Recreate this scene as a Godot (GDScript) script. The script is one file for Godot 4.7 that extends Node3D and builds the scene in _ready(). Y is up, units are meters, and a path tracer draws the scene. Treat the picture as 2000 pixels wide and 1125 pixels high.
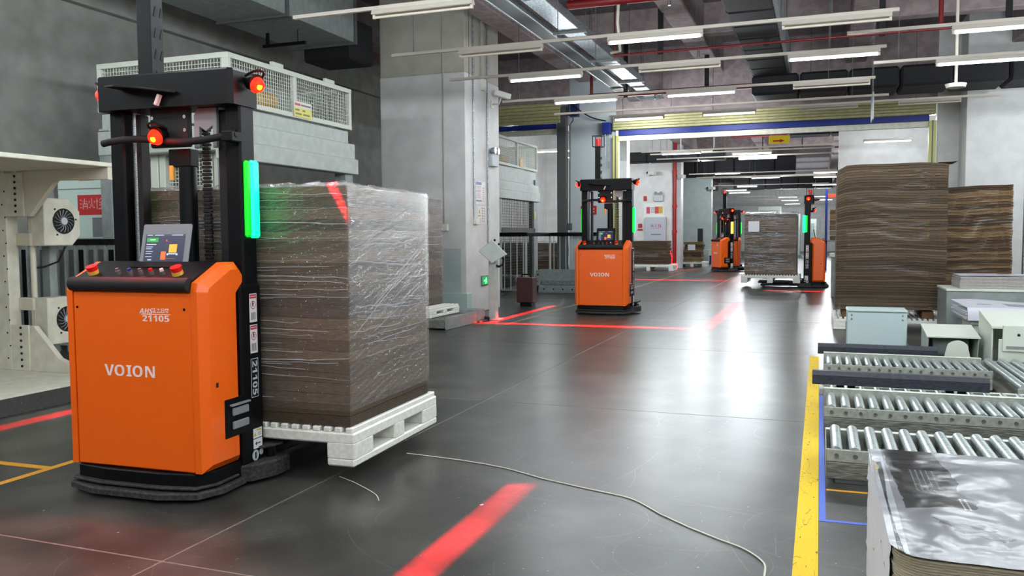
extends Node3D
# A factory hall with driverless stacker trucks, wrapped pallets, roller conveyors and a roller shutter door.
# x to the right along the lamp rows, -z down the hall, metres.

class MB:
	var v := PackedVector3Array()
	var n := PackedVector3Array()
	var uv := PackedVector2Array()
	var t := Transform3D.IDENTITY
	func tri(a: Vector3, b: Vector3, c: Vector3, na: Vector3, nb: Vector3, nc: Vector3, ua := Vector2.ZERO, ub := Vector2.ZERO, uc := Vector2.ZERO) -> void:
		if (b - a).cross(c - a).dot(na + nb + nc) > 0.0:
			var q := b; b = c; c = q
			var m := nb; nb = nc; nc = m
			var w := ub; ub = uc; uc = w
		v.push_back(t * a); v.push_back(t * b); v.push_back(t * c)
		n.push_back((t.basis * na).normalized()); n.push_back((t.basis * nb).normalized()); n.push_back((t.basis * nc).normalized())
		uv.push_back(ua); uv.push_back(ub); uv.push_back(uc)
	func quad(a: Vector3, b: Vector3, c: Vector3, d: Vector3, nn: Vector3) -> void:
		tri(a, b, c, nn, nn, nn, Vector2(0, 1), Vector2(1, 1), Vector2(1, 0))
		tri(a, c, d, nn, nn, nn, Vector2(0, 1), Vector2(1, 0), Vector2(0, 0))
	func box(c: Vector3, s: Vector3, ch := 0.003) -> MB:
		var h := s / 2.0
		ch = minf(ch, minf(h.x, minf(h.y, h.z)) * 0.8)
		for ax in 3:
			var u := (ax + 1) % 3
			var w := (ax + 2) % 3
			for sg in [-1.0, 1.0]:
				var ps: Array[Vector3] = []
				for q in [[-1, -1], [1, -1], [1, 1], [-1, 1]]:
					var p := Vector3.ZERO
					p[ax] = sg * h[ax]; p[u] = q[0] * (h[u] - ch); p[w] = q[1] * (h[w] - ch)
					ps.append(c + p)
				var nn := Vector3.ZERO
				nn[ax] = sg
				quad(ps[0], ps[1], ps[2], ps[3], nn)
			if ch > 0.0:
				for su in [-1.0, 1.0]:
					for sw in [-1.0, 1.0]:
						var ps2: Array[Vector3] = []
						for q in [[-1, 0], [1, 0], [1, 1], [-1, 1]]:
							var p := Vector3.ZERO
							p[ax] = q[0] * (h[ax] - ch)
							p[u] = su * (h[u] - (0.0 if q[1] == 0 else ch))
							p[w] = sw * (h[w] - (ch if q[1] == 0 else 0.0))
							ps2.append(c + p)
						var nn2 := Vector3.ZERO
						nn2[u] = su; nn2[w] = sw
						quad(ps2[0], ps2[1], ps2[2], ps2[3], nn2.normalized())
		if ch > 0.0:
			for sx in [-1.0, 1.0]:
				for sy in [-1.0, 1.0]:
					for sz in [-1.0, 1.0]:
						var a := c + Vector3(sx * h.x, sy * (h.y - ch), sz * (h.z - ch))
						var b := c + Vector3(sx * (h.x - ch), sy * h.y, sz * (h.z - ch))
						var d := c + Vector3(sx * (h.x - ch), sy * (h.y - ch), sz * h.z)
						var nn3 := Vector3(sx, sy, sz).normalized()
						tri(a, b, d, nn3, nn3, nn3)
		return self
	func bx(x0: float, x1: float, y0: float, y1: float, z0: float, z1: float, ch := 0.003) -> MB:
		return box(Vector3(x0 + x1, y0 + y1, z0 + z1) / 2.0, Vector3(absf(x1 - x0), absf(y1 - y0), absf(z1 - z0)), ch)
	func bar(p0: Vector3, p1: Vector3, w: float, hh: float, ch := 0.002) -> MB:
		var old := t
		var d := p1 - p0
		var up := Vector3.UP if absf(d.normalized().y) < 0.95 else Vector3.RIGHT
		t = old * Transform3D(Basis.looking_at(d, up), (p0 + p1) / 2.0)
		box(Vector3.ZERO, Vector3(w, hh, d.length()), ch)
		t = old
		return self
	func cyl(p0: Vector3, p1: Vector3, r0: float, r1 := -1.0, seg := 12, caps := true) -> MB:
		if r1 < 0.0: r1 = r0
		var d := (p1 - p0).normalized()
		var e := d.cross(Vector3.UP if absf(d.y) < 0.9 else Vector3.RIGHT).normalized()
		var f := d.cross(e)
		for i in seg:
			var a0 := TAU * i / seg
			var a1 := TAU * (i + 1) / seg
			var n0 := e * cos(a0) + f * sin(a0)
			var n1 := e * cos(a1) + f * sin(a1)
			tri(p0 + n0 * r0, p0 + n1 * r0, p1 + n1 * r1, n0, n1, n1)
			tri(p0 + n0 * r0, p1 + n1 * r1, p1 + n0 * r1, n0, n1, n0)
			if caps:
				tri(p0, p0 + n0 * r0, p0 + n1 * r0, -d, -d, -d)
				tri(p1, p1 + n0 * r1, p1 + n1 * r1, d, d, d)
		return self
	func tube(pts: PackedVector3Array, r: float, seg := 6, flat := 1.0) -> MB:
		var rings: Array = []
		var e := Vector3.ZERO
		for i in pts.size():
			var d := (pts[mini(i + 1, pts.size() - 1)] - pts[maxi(i - 1, 0)]).normalized()
			if e == Vector3.ZERO:
				e = d.cross(Vector3.UP if absf(d.y) < 0.9 else Vector3.RIGHT).normalized()
			e = (e - d * e.dot(d)).normalized()
			var f := d.cross(e)
			var ring: Array = []
			for k in seg:
				var a := TAU * k / seg
				ring.append([e * cos(a) + f * sin(a) * flat, (e * cos(a) + f * sin(a)).normalized()])
			rings.append(ring)
		for i in pts.size() - 1:
			for k in seg:
				var q = rings[i][k]; var w = rings[i][(k + 1) % seg]; var x = rings[i + 1][(k + 1) % seg]; var y = rings[i + 1][k]
				tri(pts[i] + q[0] * r, pts[i] + w[0] * r, pts[i + 1] + x[0] * r, q[1], w[1], x[1])
				tri(pts[i] + q[0] * r, pts[i + 1] + x[0] * r, pts[i + 1] + y[0] * r, q[1], x[1], y[1])
		return self
	# a polygon in the local xy plane, pushed from z0 to z1; bev rounds the z1 edge, bev0 the z0 edge
	func prism(poly: PackedVector2Array, z0: float, z1: float, bev := 0.0, bev0 := 0.0) -> MB:
		var ccw := not Geometry2D.is_polygon_clockwise(poly)
		var m := poly.size()
		var inner := func(b: float) -> PackedVector2Array:
			var out := PackedVector2Array()
			for i in m:
				var d0 := (poly[i] - poly[(i + m - 1) % m]).normalized()
				var d1 := (poly[(i + 1) % m] - poly[i]).normalized()
				var n0 := Vector2(-d0.y, d0.x); var n1 := Vector2(-d1.y, d1.x)
				if not ccw:
					n0 = -n0; n1 = -n1
				var bi := (n0 + n1).normalized()
				out.append(poly[i] + bi * b / maxf(bi.dot(n0), 0.35))
			return out
		var rings := [[inner.call(bev0), z0], [poly, z0 + bev0 * signf(z1 - z0)], [poly, z1 - bev * signf(z1 - z0)], [inner.call(bev), z1]]
		for k in 3:
			if absf(rings[k][1] - rings[k + 1][1]) < 1e-7: continue
			for i in m:
				var j := (i + 1) % m
				var a2: Vector2 = rings[k][0][i]; var b2: Vector2 = rings[k][0][j]; var c2: Vector2 = rings[k + 1][0][j]; var d2: Vector2 = rings[k + 1][0][i]
				var a := Vector3(a2.x, a2.y, rings[k][1]); var b := Vector3(b2.x, b2.y, rings[k][1]); var c := Vector3(c2.x, c2.y, rings[k + 1][1]); var d := Vector3(d2.x, d2.y, rings[k + 1][1])
				var nn := (b - a).cross(d - a).normalized()
				if nn == Vector3.ZERO: nn = (b - a).cross(c - a).normalized()
				var e := poly[j] - poly[i]
				var outw := Vector3(e.y, -e.x, 0) if ccw else Vector3(-e.y, e.x, 0)
				if nn.dot(outw) < 0.0: nn = -nn
				quad(a, b, c, d, nn)
		var dirz := signf(z1 - z0)
		for q in [[rings[0], -dirz], [rings[3], dirz]]:
			var pp: PackedVector2Array = q[0][0]
			var ids := Geometry2D.triangulate_polygon(pp)
			for i in range(0, ids.size(), 3):
				var nn2 := Vector3(0, 0, q[1])
				var zz: float = q[0][1]
				tri(Vector3(pp[ids[i]].x, pp[ids[i]].y, zz), Vector3(pp[ids[i + 1]].x, pp[ids[i + 1]].y, zz), Vector3(pp[ids[i + 2]].x, pp[ids[i + 2]].y, zz), nn2, nn2, nn2, pp[ids[i]], pp[ids[i + 1]], pp[ids[i + 2]])
		return self
	# outline in plan (x, z), from y0 to y1
	func plan(poly: PackedVector2Array, y0: float, y1: float, bev := 0.0) -> MB:
		var old := t
		t = old * Transform3D(Basis(Vector3(1, 0, 0), Vector3(0, 0, 1), Vector3(0, -1, 0)), Vector3.ZERO)
		prism(poly, -y0, -y1, bev)
		t = old
		return self
	# profile given as (z, y), pushed along x from x0 to x1
	func side(poly: PackedVector2Array, x0: float, x1: float, bev := 0.0, bev0 := 0.0) -> MB:
		var old := t
		t = old * Transform3D(Basis(Vector3(0, 0, 1), Vector3(0, 1, 0), Vector3(-1, 0, 0)), Vector3.ZERO)
		prism(poly, -x0, -x1, bev, bev0)
		t = old
		return self
	func grid(f: Callable, nu: int, nv: int) -> MB:
		var ps: Array = []
		for j in nv + 1:
			var row := PackedVector3Array()
			for i in nu + 1:
				row.append(f.call(float(i) / nu, float(j) / nv))
			ps.append(row)
		var ns: Array = []
		for j in nv + 1:
			var row := PackedVector3Array()
			for i in nu + 1:
				var du: Vector3 = ps[j][mini(i + 1, nu)] - ps[j][maxi(i - 1, 0)]
				var dv: Vector3 = ps[mini(j + 1, nv)][i] - ps[maxi(j - 1, 0)][i]
				row.append(du.cross(dv).normalized())
			ns.append(row)
		for j in nv:
			for i in nu:
				var u0 := float(i) / nu; var u1 := float(i + 1) / nu; var v0 := float(j) / nv; var v1 := float(j + 1) / nv
				tri(ps[j][i], ps[j][i + 1], ps[j + 1][i + 1], ns[j][i], ns[j][i + 1], ns[j + 1][i + 1], Vector2(u0, v0), Vector2(u1, v0), Vector2(u1, v1))
				tri(ps[j][i], ps[j + 1][i + 1], ps[j + 1][i], ns[j][i], ns[j + 1][i + 1], ns[j + 1][i], Vector2(u0, v0), Vector2(u1, v1), Vector2(u0, v1))
		return self
	func mesh() -> ArrayMesh:
		var a := []
		a.resize(Mesh.ARRAY_MAX)
		a[Mesh.ARRAY_VERTEX] = v; a[Mesh.ARRAY_NORMAL] = n; a[Mesh.ARRAY_TEX_UV] = uv
		var m := ArrayMesh.new()
		m.add_surface_from_arrays(Mesh.PRIMITIVE_TRIANGLES, a)
		return m

var names := {}
var M := {}
var rng := RandomNumberGenerator.new()

func mb(at := Transform3D.IDENTITY) -> MB:
	var b := MB.new()
	b.t = at
	return b

func numbered(s: String) -> String:
	if not names.has(s):
		names[s] = 0
		return s
	names[s] += 1
	return "%s_%03d" % [s, names[s]]

func part(called: String, b, m: Material, parent: Node3D, at := Transform3D.IDENTITY) -> MeshInstance3D:
	var o := MeshInstance3D.new()
	o.name = called
	o.mesh = b.mesh() if b is MB else b
	o.material_override = m
	o.transform = at
	parent.add_child(o, true)
	return o

func tag(o: Node3D, label: String, category: String, group := "", kind := "") -> Node3D:
	o.set_meta("label", label)
	o.set_meta("category", category)
	if group: o.set_meta("group", group)
	if kind: o.set_meta("kind", kind)
	return o

func thing(called: String, label: String, category: String, at := Vector3.ZERO, turn := 0.0, group := "") -> Node3D:
	var o := Node3D.new()
	o.name = numbered(called)
	o.position = at
	o.rotation.y = deg_to_rad(turn)
	add_child(o)
	return tag(o, label, category, group)

func solo(called: String, b, m: Material, label: String, category: String, at := Vector3.ZERO, group := "") -> MeshInstance3D:
	var o := MeshInstance3D.new()
	o.name = numbered(called)
	o.mesh = b.mesh() if b is MB else b
	o.material_override = m
	o.position = at
	add_child(o)
	tag(o, label, category, group)
	return o

func struct(called: String, b, m: Material) -> MeshInstance3D:
	var o := MeshInstance3D.new()
	o.name = numbered(called)
	if b: o.mesh = b.mesh() if b is MB else b
	o.material_override = m
	o.set_meta("kind", "structure")
	add_child(o)
	return o

func flat(c: Color, rough := 0.5, metal := 0.0) -> StandardMaterial3D:
	var m := StandardMaterial3D.new()
	m.albedo_color = c
	m.roughness = rough
	m.metallic = metal
	return m

func ramp(stops: Array) -> Gradient:
	var g := Gradient.new()
	var o := PackedFloat32Array(); var c := PackedColorArray()
	for s in stops:
		o.append(s[0]); c.append(s[1])
	g.offsets = o; g.colors = c
	return g

func noise_tex(freq: float, stops: Array, seed_no := 1, octaves := 4, size := 512, kind := FastNoiseLite.TYPE_SIMPLEX_SMOOTH) -> NoiseTexture2D:
	var f := FastNoiseLite.new()
	f.noise_type = kind
	f.frequency = freq
	f.fractal_octaves = octaves
	f.seed = seed_no
	var t := NoiseTexture2D.new()
	t.width = size; t.height = size
	t.seamless = true
	t.noise = f
	t.color_ramp = ramp(stops)
	return t

func grain(a: Color, b: Color, freq := 0.02, scale := Vector3.ONE, rough := 0.6, metal := 0.0, seed_no := 1) -> StandardMaterial3D:
	var m := flat(Color.WHITE, rough, metal)
	m.albedo_texture = noise_tex(freq, [[0.25, a], [0.75, b]], seed_no, 5)
	m.uv1_triplanar = true
	m.uv1_scale = scale
	return m

func glow(c: Color, e: float) -> StandardMaterial3D:
	var m := flat(c, 0.4)
	m.emission_enabled = true
	m.emission = c
	m.emission_energy_multiplier = e
	return m

func words(s: String, height: float, m: Material, parent: Node3D, at: Transform3D, bold := false, stretch := 1.0) -> MeshInstance3D:
	var f := SystemFont.new()
	f.font_names = PackedStringArray(["Droid Sans"])
	if bold: f.font_weight = 700
	var t := TextMesh.new()
	t.font = f
	t.font_size = 40
	t.pixel_size = height / 29.0
	t.depth = 0.002
	t.curve_step = 3.0
	t.text = s
	return part("lettering", t, m, parent, at * Transform3D(Basis.from_scale(Vector3(stretch, 1, 1)), Vector3.ZERO))

func img_mat(im: Image, rough := 0.5) -> StandardMaterial3D:
	var m := flat(Color.WHITE, rough)
	m.albedo_texture = ImageTexture.create_from_image(im)
	return m

# strokes on a picture, one rectangle [x, y, w, h] each, in cells of k pixels
func strokes(im: Image, rects: Array, x: int, y: int, k: int, c: Color) -> void:
	for r in rects:
		im.fill_rect(Rect2i(x + r[0] * k, y + r[1] * k, r[2] * k, r[3] * k), c)

func glyphs(im: Image, x: int, y: int, k: int, count: int, c: Color, step := 11) -> void:
	# square written characters, made of short level and upright strokes
	var g := [[[0, 1, 2, 1], [0, 4, 2, 1], [0, 7, 2, 1], [5, 0, 1, 4], [3, 2, 1, 1], [7, 2, 1, 1], [3, 4, 6, 1], [3, 4, 1, 5], [8, 4, 1, 5], [3, 6, 6, 1]],
		[[4, 0, 1, 5], [1, 2, 1, 2], [7, 2, 1, 2], [3, 5, 1, 2], [5, 5, 1, 2], [1, 7, 2, 1], [6, 7, 2, 1]],
		[[1, 0, 1, 9], [0, 2, 3, 1], [5, 0, 2, 1], [4, 1, 1, 1], [7, 1, 1, 1], [4, 3, 4, 1], [6, 3, 1, 6], [4, 5, 4, 1], [3, 8, 6, 1]]]
	for i in count:
		strokes(im, g[i % 3], x + i * step * k, y, k, c)

func _ready() -> void:
	rng.seed = 7
	var cam := Camera3D.new()
	cam.name = "camera"
	cam.position = Vector3(0, 1.5, 0)
	cam.rotation_degrees = Vector3(-3.548, 20.309, -0.3445)
	cam.fov = 38.254
	cam.near = 0.05
	cam.far = 200.0
	add_child(cam)
	var e := Environment.new()
	e.background_mode = Environment.BG_COLOR
	e.background_color = Color(0, 0, 0)
	e.tonemap_mode = Environment.TONE_MAPPER_LINEAR
	e.tonemap_exposure = 1.0
	e.sdfgi_enabled = true
	e.ssao_enabled = true
	e.ssil_enabled = true
	var we := WorldEnvironment.new()
	we.name = "surroundings"
	we.environment = e
	add_child(we)
	lamp_energy = 2.1
	red_energy = 75.0
	materials()
	hall()
	doors()
	lamps()
	ceiling_services()
	pier_things()
	trucks()
	loads()
	left_machines()
	right_side()
	far_room()
	floor_things()

var lamp_energy := 1.0
var red_energy := 50.0

func materials() -> void:
	M.white_paint = grain(Color(0.80, 0.80, 0.79), Color(0.84, 0.84, 0.83), 0.01, Vector3.ONE * 0.4, 0.55)
	M.teal_paint = grain(Color(0.68, 0.73, 0.72), Color(0.72, 0.76, 0.75), 0.01, Vector3.ONE * 0.4, 0.5)
	M.old_paint = grain(Color(0.66, 0.65, 0.60), Color(0.70, 0.69, 0.64), 0.01, Vector3.ONE * 0.4, 0.6)
	M.grey_wall = grain(Color(0.52, 0.52, 0.50), Color(0.58, 0.58, 0.56), 0.012, Vector3.ONE * 0.3, 0.75)
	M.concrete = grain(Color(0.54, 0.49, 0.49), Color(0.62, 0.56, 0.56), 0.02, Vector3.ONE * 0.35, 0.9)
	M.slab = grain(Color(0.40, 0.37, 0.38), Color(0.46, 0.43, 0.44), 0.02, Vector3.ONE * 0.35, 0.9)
	M.floor = floor_material()
	M.joint = flat(Color(0.40, 0.39, 0.36), 0.6)
	M.black = grain(Color(0.03, 0.034, 0.042), Color(0.045, 0.05, 0.058), 0.03, Vector3.ONE, 0.42)
	M.black.metallic_specular = 0.28
	M.black_matt = flat(Color(0.03, 0.03, 0.034), 0.75)
	M.rubber = grain(Color(0.10, 0.10, 0.10), Color(0.24, 0.23, 0.22), 0.02, Vector3(3, 3, 3), 0.75, 0.0, 3)
	M.orange = flat(Color(0.94, 0.38, 0.0), 0.34)
	M.orange.clearcoat_enabled = true
	M.orange.clearcoat = 0.35
	M.orange.clearcoat_roughness = 0.2
	M.white_ink = flat(Color(0.93, 0.84, 0.82), 0.5)
	M.white_plastic = grain(Color(0.84, 0.84, 0.80), Color(0.90, 0.90, 0.87), 0.03, Vector3.ONE * 1.5, 0.45, 0.0, 4)
	M.cream = grain(Color(0.78, 0.77, 0.70), Color(0.83, 0.82, 0.75), 0.01, Vector3.ONE, 0.5)
	M.beige = flat(Color(0.78, 0.76, 0.68), 0.5)
	M.machine = grain(Color(0.66, 0.69, 0.66), Color(0.70, 0.73, 0.70), 0.01, Vector3.ONE, 0.5)
	M.machine_grey = grain(Color(0.50, 0.53, 0.52), Color(0.55, 0.58, 0.57), 0.01, Vector3.ONE, 0.5)
	M.frame_white = flat(Color(0.80, 0.82, 0.77), 0.5)
	M.galv = grain(Color(0.50, 0.53, 0.55), Color(0.72, 0.75, 0.77), 0.03, Vector3.ONE * 1.3, 0.38, 0.75, 5)
	M.steel = grain(Color(0.42, 0.43, 0.44), Color(0.66, 0.68, 0.69), 0.03, Vector3(6, 6, 2), 0.32, 0.85, 6)
	M.roller = grain(Color(0.56, 0.60, 0.60), Color(0.76, 0.80, 0.79), 0.012, Vector3(0.6, 0.6, 5), 0.3, 0.55, 8)
	M.tray_dark = flat(Color(0.36, 0.37, 0.37), 0.5, 0.4)
	M.duct = grain(Color(0.035, 0.038, 0.055), Color(0.06, 0.063, 0.085), 0.02, Vector3.ONE, 0.8, 0.0, 9)
	M.red_pipe = flat(Color(0.42, 0.03, 0.05), 0.45)
	M.shutter = grain(Color(0.66, 0.64, 0.46), Color(0.72, 0.70, 0.52), 0.01, Vector3.ONE, 0.5)
	M.blue = flat(Color(0.03, 0.14, 0.48), 0.5)
	M.blue_tape = grain(Color(0.16, 0.30, 0.70), Color(0.22, 0.38, 0.80), 0.04, Vector3.ONE * 4, 0.5)
	M.jamb = flat(Color(0.74, 0.73, 0.42), 0.45)
	M.lamp_white = flat(Color(0.76, 0.73, 0.68), 0.5)
	M.tube_off = flat(Color(0.80, 0.76, 0.70), 0.3)
	M.tube_on = glow(Color(0.93, 0.97, 1.0), 6.0)
	M.red_glow = glow(Color(1.0, 0.10, 0.03), 5.0)
	M.orange_glow = glow(Color(1.0, 0.42, 0.08), 7.0)
	M.green_glow = glow(Color(0.03, 1.0, 0.58), 2.0)
	M.green_side = glow(Color(0.0, 0.80, 0.12), 0.9)
	M.yellow_glow = glow(Color(1.0, 0.75, 0.30), 1.6)
	M.yellow_tape = yellow_material()
	M.yellow_line = grain(Color(0.74, 0.52, 0.08), Color(0.86, 0.62, 0.14), 0.05, Vector3.ONE * 3, 0.55)
	M.worn_yellow = grain(Color(0.40, 0.36, 0.22), Color(0.60, 0.50, 0.26), 0.05, Vector3.ONE * 3, 0.45)
	M.yellow_sign = flat(Color(0.86, 0.76, 0.10), 0.5)
	M.red_sign = flat(Color(0.68, 0.06, 0.08), 0.5)
	M.string = flat(Color(0.80, 0.78, 0.72), 0.8)
	M.box_tones = []
	for q in [[0.33, 0.275, 0.21], [0.365, 0.305, 0.235], [0.30, 0.25, 0.19], [0.40, 0.335, 0.26], [0.265, 0.22, 0.17]]:
		M.box_tones.append(grain(Color(q[0] - 0.04, q[1] - 0.04, q[2] - 0.04), Color(q[0] + 0.05, q[1] + 0.045, q[2] + 0.04), 0.05, Vector3(0.6, 6, 0.6), 0.85, 0.0, 21 + M.box_tones.size()))
	M.kraft_tones = [
		grain(Color(0.46, 0.36, 0.24), Color(0.58, 0.47, 0.33), 0.05, Vector3(0.6, 6, 0.6), 0.85, 0.0, 34),
		grain(Color(0.34, 0.26, 0.18), Color(0.46, 0.36, 0.25), 0.05, Vector3(0.6, 6, 0.6), 0.85, 0.0, 35),
		grain(Color(0.26, 0.20, 0.14), Color(0.36, 0.28, 0.20), 0.05, Vector3(0.6, 6, 0.6), 0.85, 0.0, 36)]
	M.film = film_material()
	M.film_gathered = film_material()
	M.film_gathered.normal_texture = M.film.normal_texture
	M.film_gathered.albedo_color = Color(0.85, 0.86, 0.88, 0.13)
	M.strand = flat(Color(0.86, 0.87, 0.88, 0.45), 0.22)
	M.strand.transparency = BaseMaterial3D.TRANSPARENCY_ALPHA
	M.strand.roughness = 0.3
	M.paper_white = flat(Color(0.86, 0.86, 0.88), 0.6)
	M.paper_edge = grain(Color(0.62, 0.60, 0.58), Color(0.76, 0.74, 0.72), 0.05, Vector3(0.8, 8, 0.8), 0.85, 0.0, 27)
	M.board_tones = [
		grain(Color(0.60, 0.56, 0.48), Color(0.70, 0.66, 0.57), 0.05, Vector3(1, 8, 1), 0.85, 0.0, 28),
		grain(Color(0.54, 0.50, 0.42), Color(0.64, 0.60, 0.51), 0.05, Vector3(1, 8, 1), 0.85, 0.0, 29)]
	M.wood = grain(Color(0.36, 0.25, 0.15), Color(0.46, 0.33, 0.21), 0.03, Vector3(1, 4, 4), 0.75)
	M.chrome = flat(Color(0.8, 0.8, 0.8), 0.2, 0.9)
	M.red_knob = flat(Color(0.80, 0.05, 0.04), 0.35)
	M.amber = flat(Color(0.85, 0.65, 0.25), 0.5)
	M.dark_glass = flat(Color(0.02, 0.02, 0.03), 0.15)
	M.grey_label = flat(Color(0.50, 0.51, 0.52), 0.5)
	M.light_grey = flat(Color(0.72, 0.75, 0.76), 0.5)
	M.mint = flat(Color(0.70, 0.78, 0.75), 0.5)
	M.dark_blue_box = flat(Color(0.08, 0.12, 0.32), 0.5)
	M.bumper_bar = grain(Color(0.13, 0.14, 0.18), Color(0.20, 0.21, 0.25), 0.03, Vector3(1, 3, 3), 0.5)
	M.conveyor = grain(Color(0.56, 0.57, 0.53), Color(0.63, 0.64, 0.60), 0.02, Vector3.ONE * 2, 0.5)
	M.worn = grain(Color(0.30, 0.30, 0.27), Color(0.52, 0.53, 0.49), 0.03, Vector3(0.5, 6, 6), 0.6)
	M.sky_box = flat(Color(0.70, 0.77, 0.77), 0.5)

func floor_material() -> StandardMaterial3D:
	var m := flat(Color.WHITE, 0.30)
	m.albedo_texture = noise_tex(0.006, [[0.0, Color(0.17, 0.17, 0.16)], [0.5, Color(0.235, 0.235, 0.22)], [1.0, Color(0.31, 0.305, 0.285)]], 31, 6, 1024)
	m.uv1_triplanar = true
	m.uv1_world_triplanar = true
	m.uv1_scale = Vector3.ONE * 0.22
	m.metallic_specular = 0.32
	m.detail_enabled = true
	m.detail_blend_mode = BaseMaterial3D.BLEND_MODE_MIX
	m.detail_albedo = scratch_texture()
	m.detail_uv_layer = BaseMaterial3D.DETAIL_UV_1
	return m

# pale scratches and specks left on the polished concrete by pallets and wheels
func scratch_texture() -> ImageTexture:
	var r := RandomNumberGenerator.new()
	r.seed = 5
	var im := Image.create(1536, 1536, false, Image.FORMAT_RGBA8)
	im.fill(Color(0.5, 0.5, 0.48, 0.0))
	for k in 260:
		var p := Vector2(r.randf() * 1536, r.randf() * 1536)
		var a := r.randf() * TAU
		var bend := r.randf_range(-0.01, 0.01)
		var len := int(r.randf_range(10, 190) * (1.0 if k % 3 else 2.2))
		var al := r.randf_range(0.10, 0.42)
		for i in len:
			a += bend
			p += Vector2(cos(a), sin(a))
			if r.randf() < 0.85:
				im.set_pixel(posmod(int(p.x), 1536), posmod(int(p.y), 1536), Color(0.62, 0.61, 0.57, al))
	for k in 900:
		var q := Vector2i(int(r.randf() * 1530), int(r.randf() * 1530))
		var s := 1 + int(r.randf() * r.randf() * 4.0)
		im.fill_rect(Rect2i(q.x, q.y, s, 1 + int(r.randf() * s)), Color(0.70, 0.69, 0.65, r.randf_range(0.25, 0.8)))
	return ImageTexture.create_from_image(im)

# yellow floor tape, cracked and scuffed
func yellow_material() -> StandardMaterial3D:
	var r := RandomNumberGenerator.new()
	r.seed = 11
	var im := Image.create(128, 2048, false, Image.FORMAT_RGBA8)
	im.fill(Color(0.88, 0.74, 0.02))
	for k in 2600:
		var q := Vector2i(int(r.randf() * 126), int(r.randf() * 2040))
		im.fill_rect(Rect2i(q.x, q.y, 1 + int(r.randf() * 5), 1 + int(r.randf() * 5)), Color(0.85, 0.70 + r.randf_range(-0.05, 0.05), 0.04))
	for k in 120:
		var p := Vector2(r.randf() * 128, r.randf() * 2048)
		var a := r.randf_range(-0.6, 0.6) + (PI / 2 if k % 4 == 0 else 0.0)
		for i in int(r.randf_range(6, 60)):
			a += r.randf_range(-0.25, 0.25)
			p += Vector2(cos(a), sin(a))
			var q := Vector2i(int(p.x), int(p.y))
			if q.x > 0 and q.x < 126 and q.y > 0 and q.y < 2046:
				im.fill_rect(Rect2i(q.x, q.y, 1, 2 if k % 5 == 0 else 1), Color(0.30, 0.26, 0.10))
	for k in 40:
		var q := Vector2i(int(r.randf() * 120), int(r.randf() * 2030))
		im.fill_rect(Rect2i(q.x, q.y, 2 + int(r.randf() * 10), 2 + int(r.randf() * 5)), Color(0.42, 0.38, 0.22))
	var m := img_mat(im, 0.6)
	m.metallic_specular = 0.3
	return m

func film_material() -> StandardMaterial3D:
	var m := flat(Color(0.88, 0.88, 0.90, 0.035), 0.10)
	m.transparency = BaseMaterial3D.TRANSPARENCY_ALPHA
	m.metallic_specular = 0.7
	m.normal_enabled = true
	var n := noise_tex(0.02, [[0.0, Color.BLACK], [1.0, Color.WHITE]], 77, 4, 512)
	n.color_ramp = null
	n.as_normal_map = true
	n.bump_strength = 9.0
	m.normal_texture = n
	m.uv1_scale = Vector3(2.0, 26.0, 1.0)
	m.normal_scale = 0.9
	return m

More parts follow.
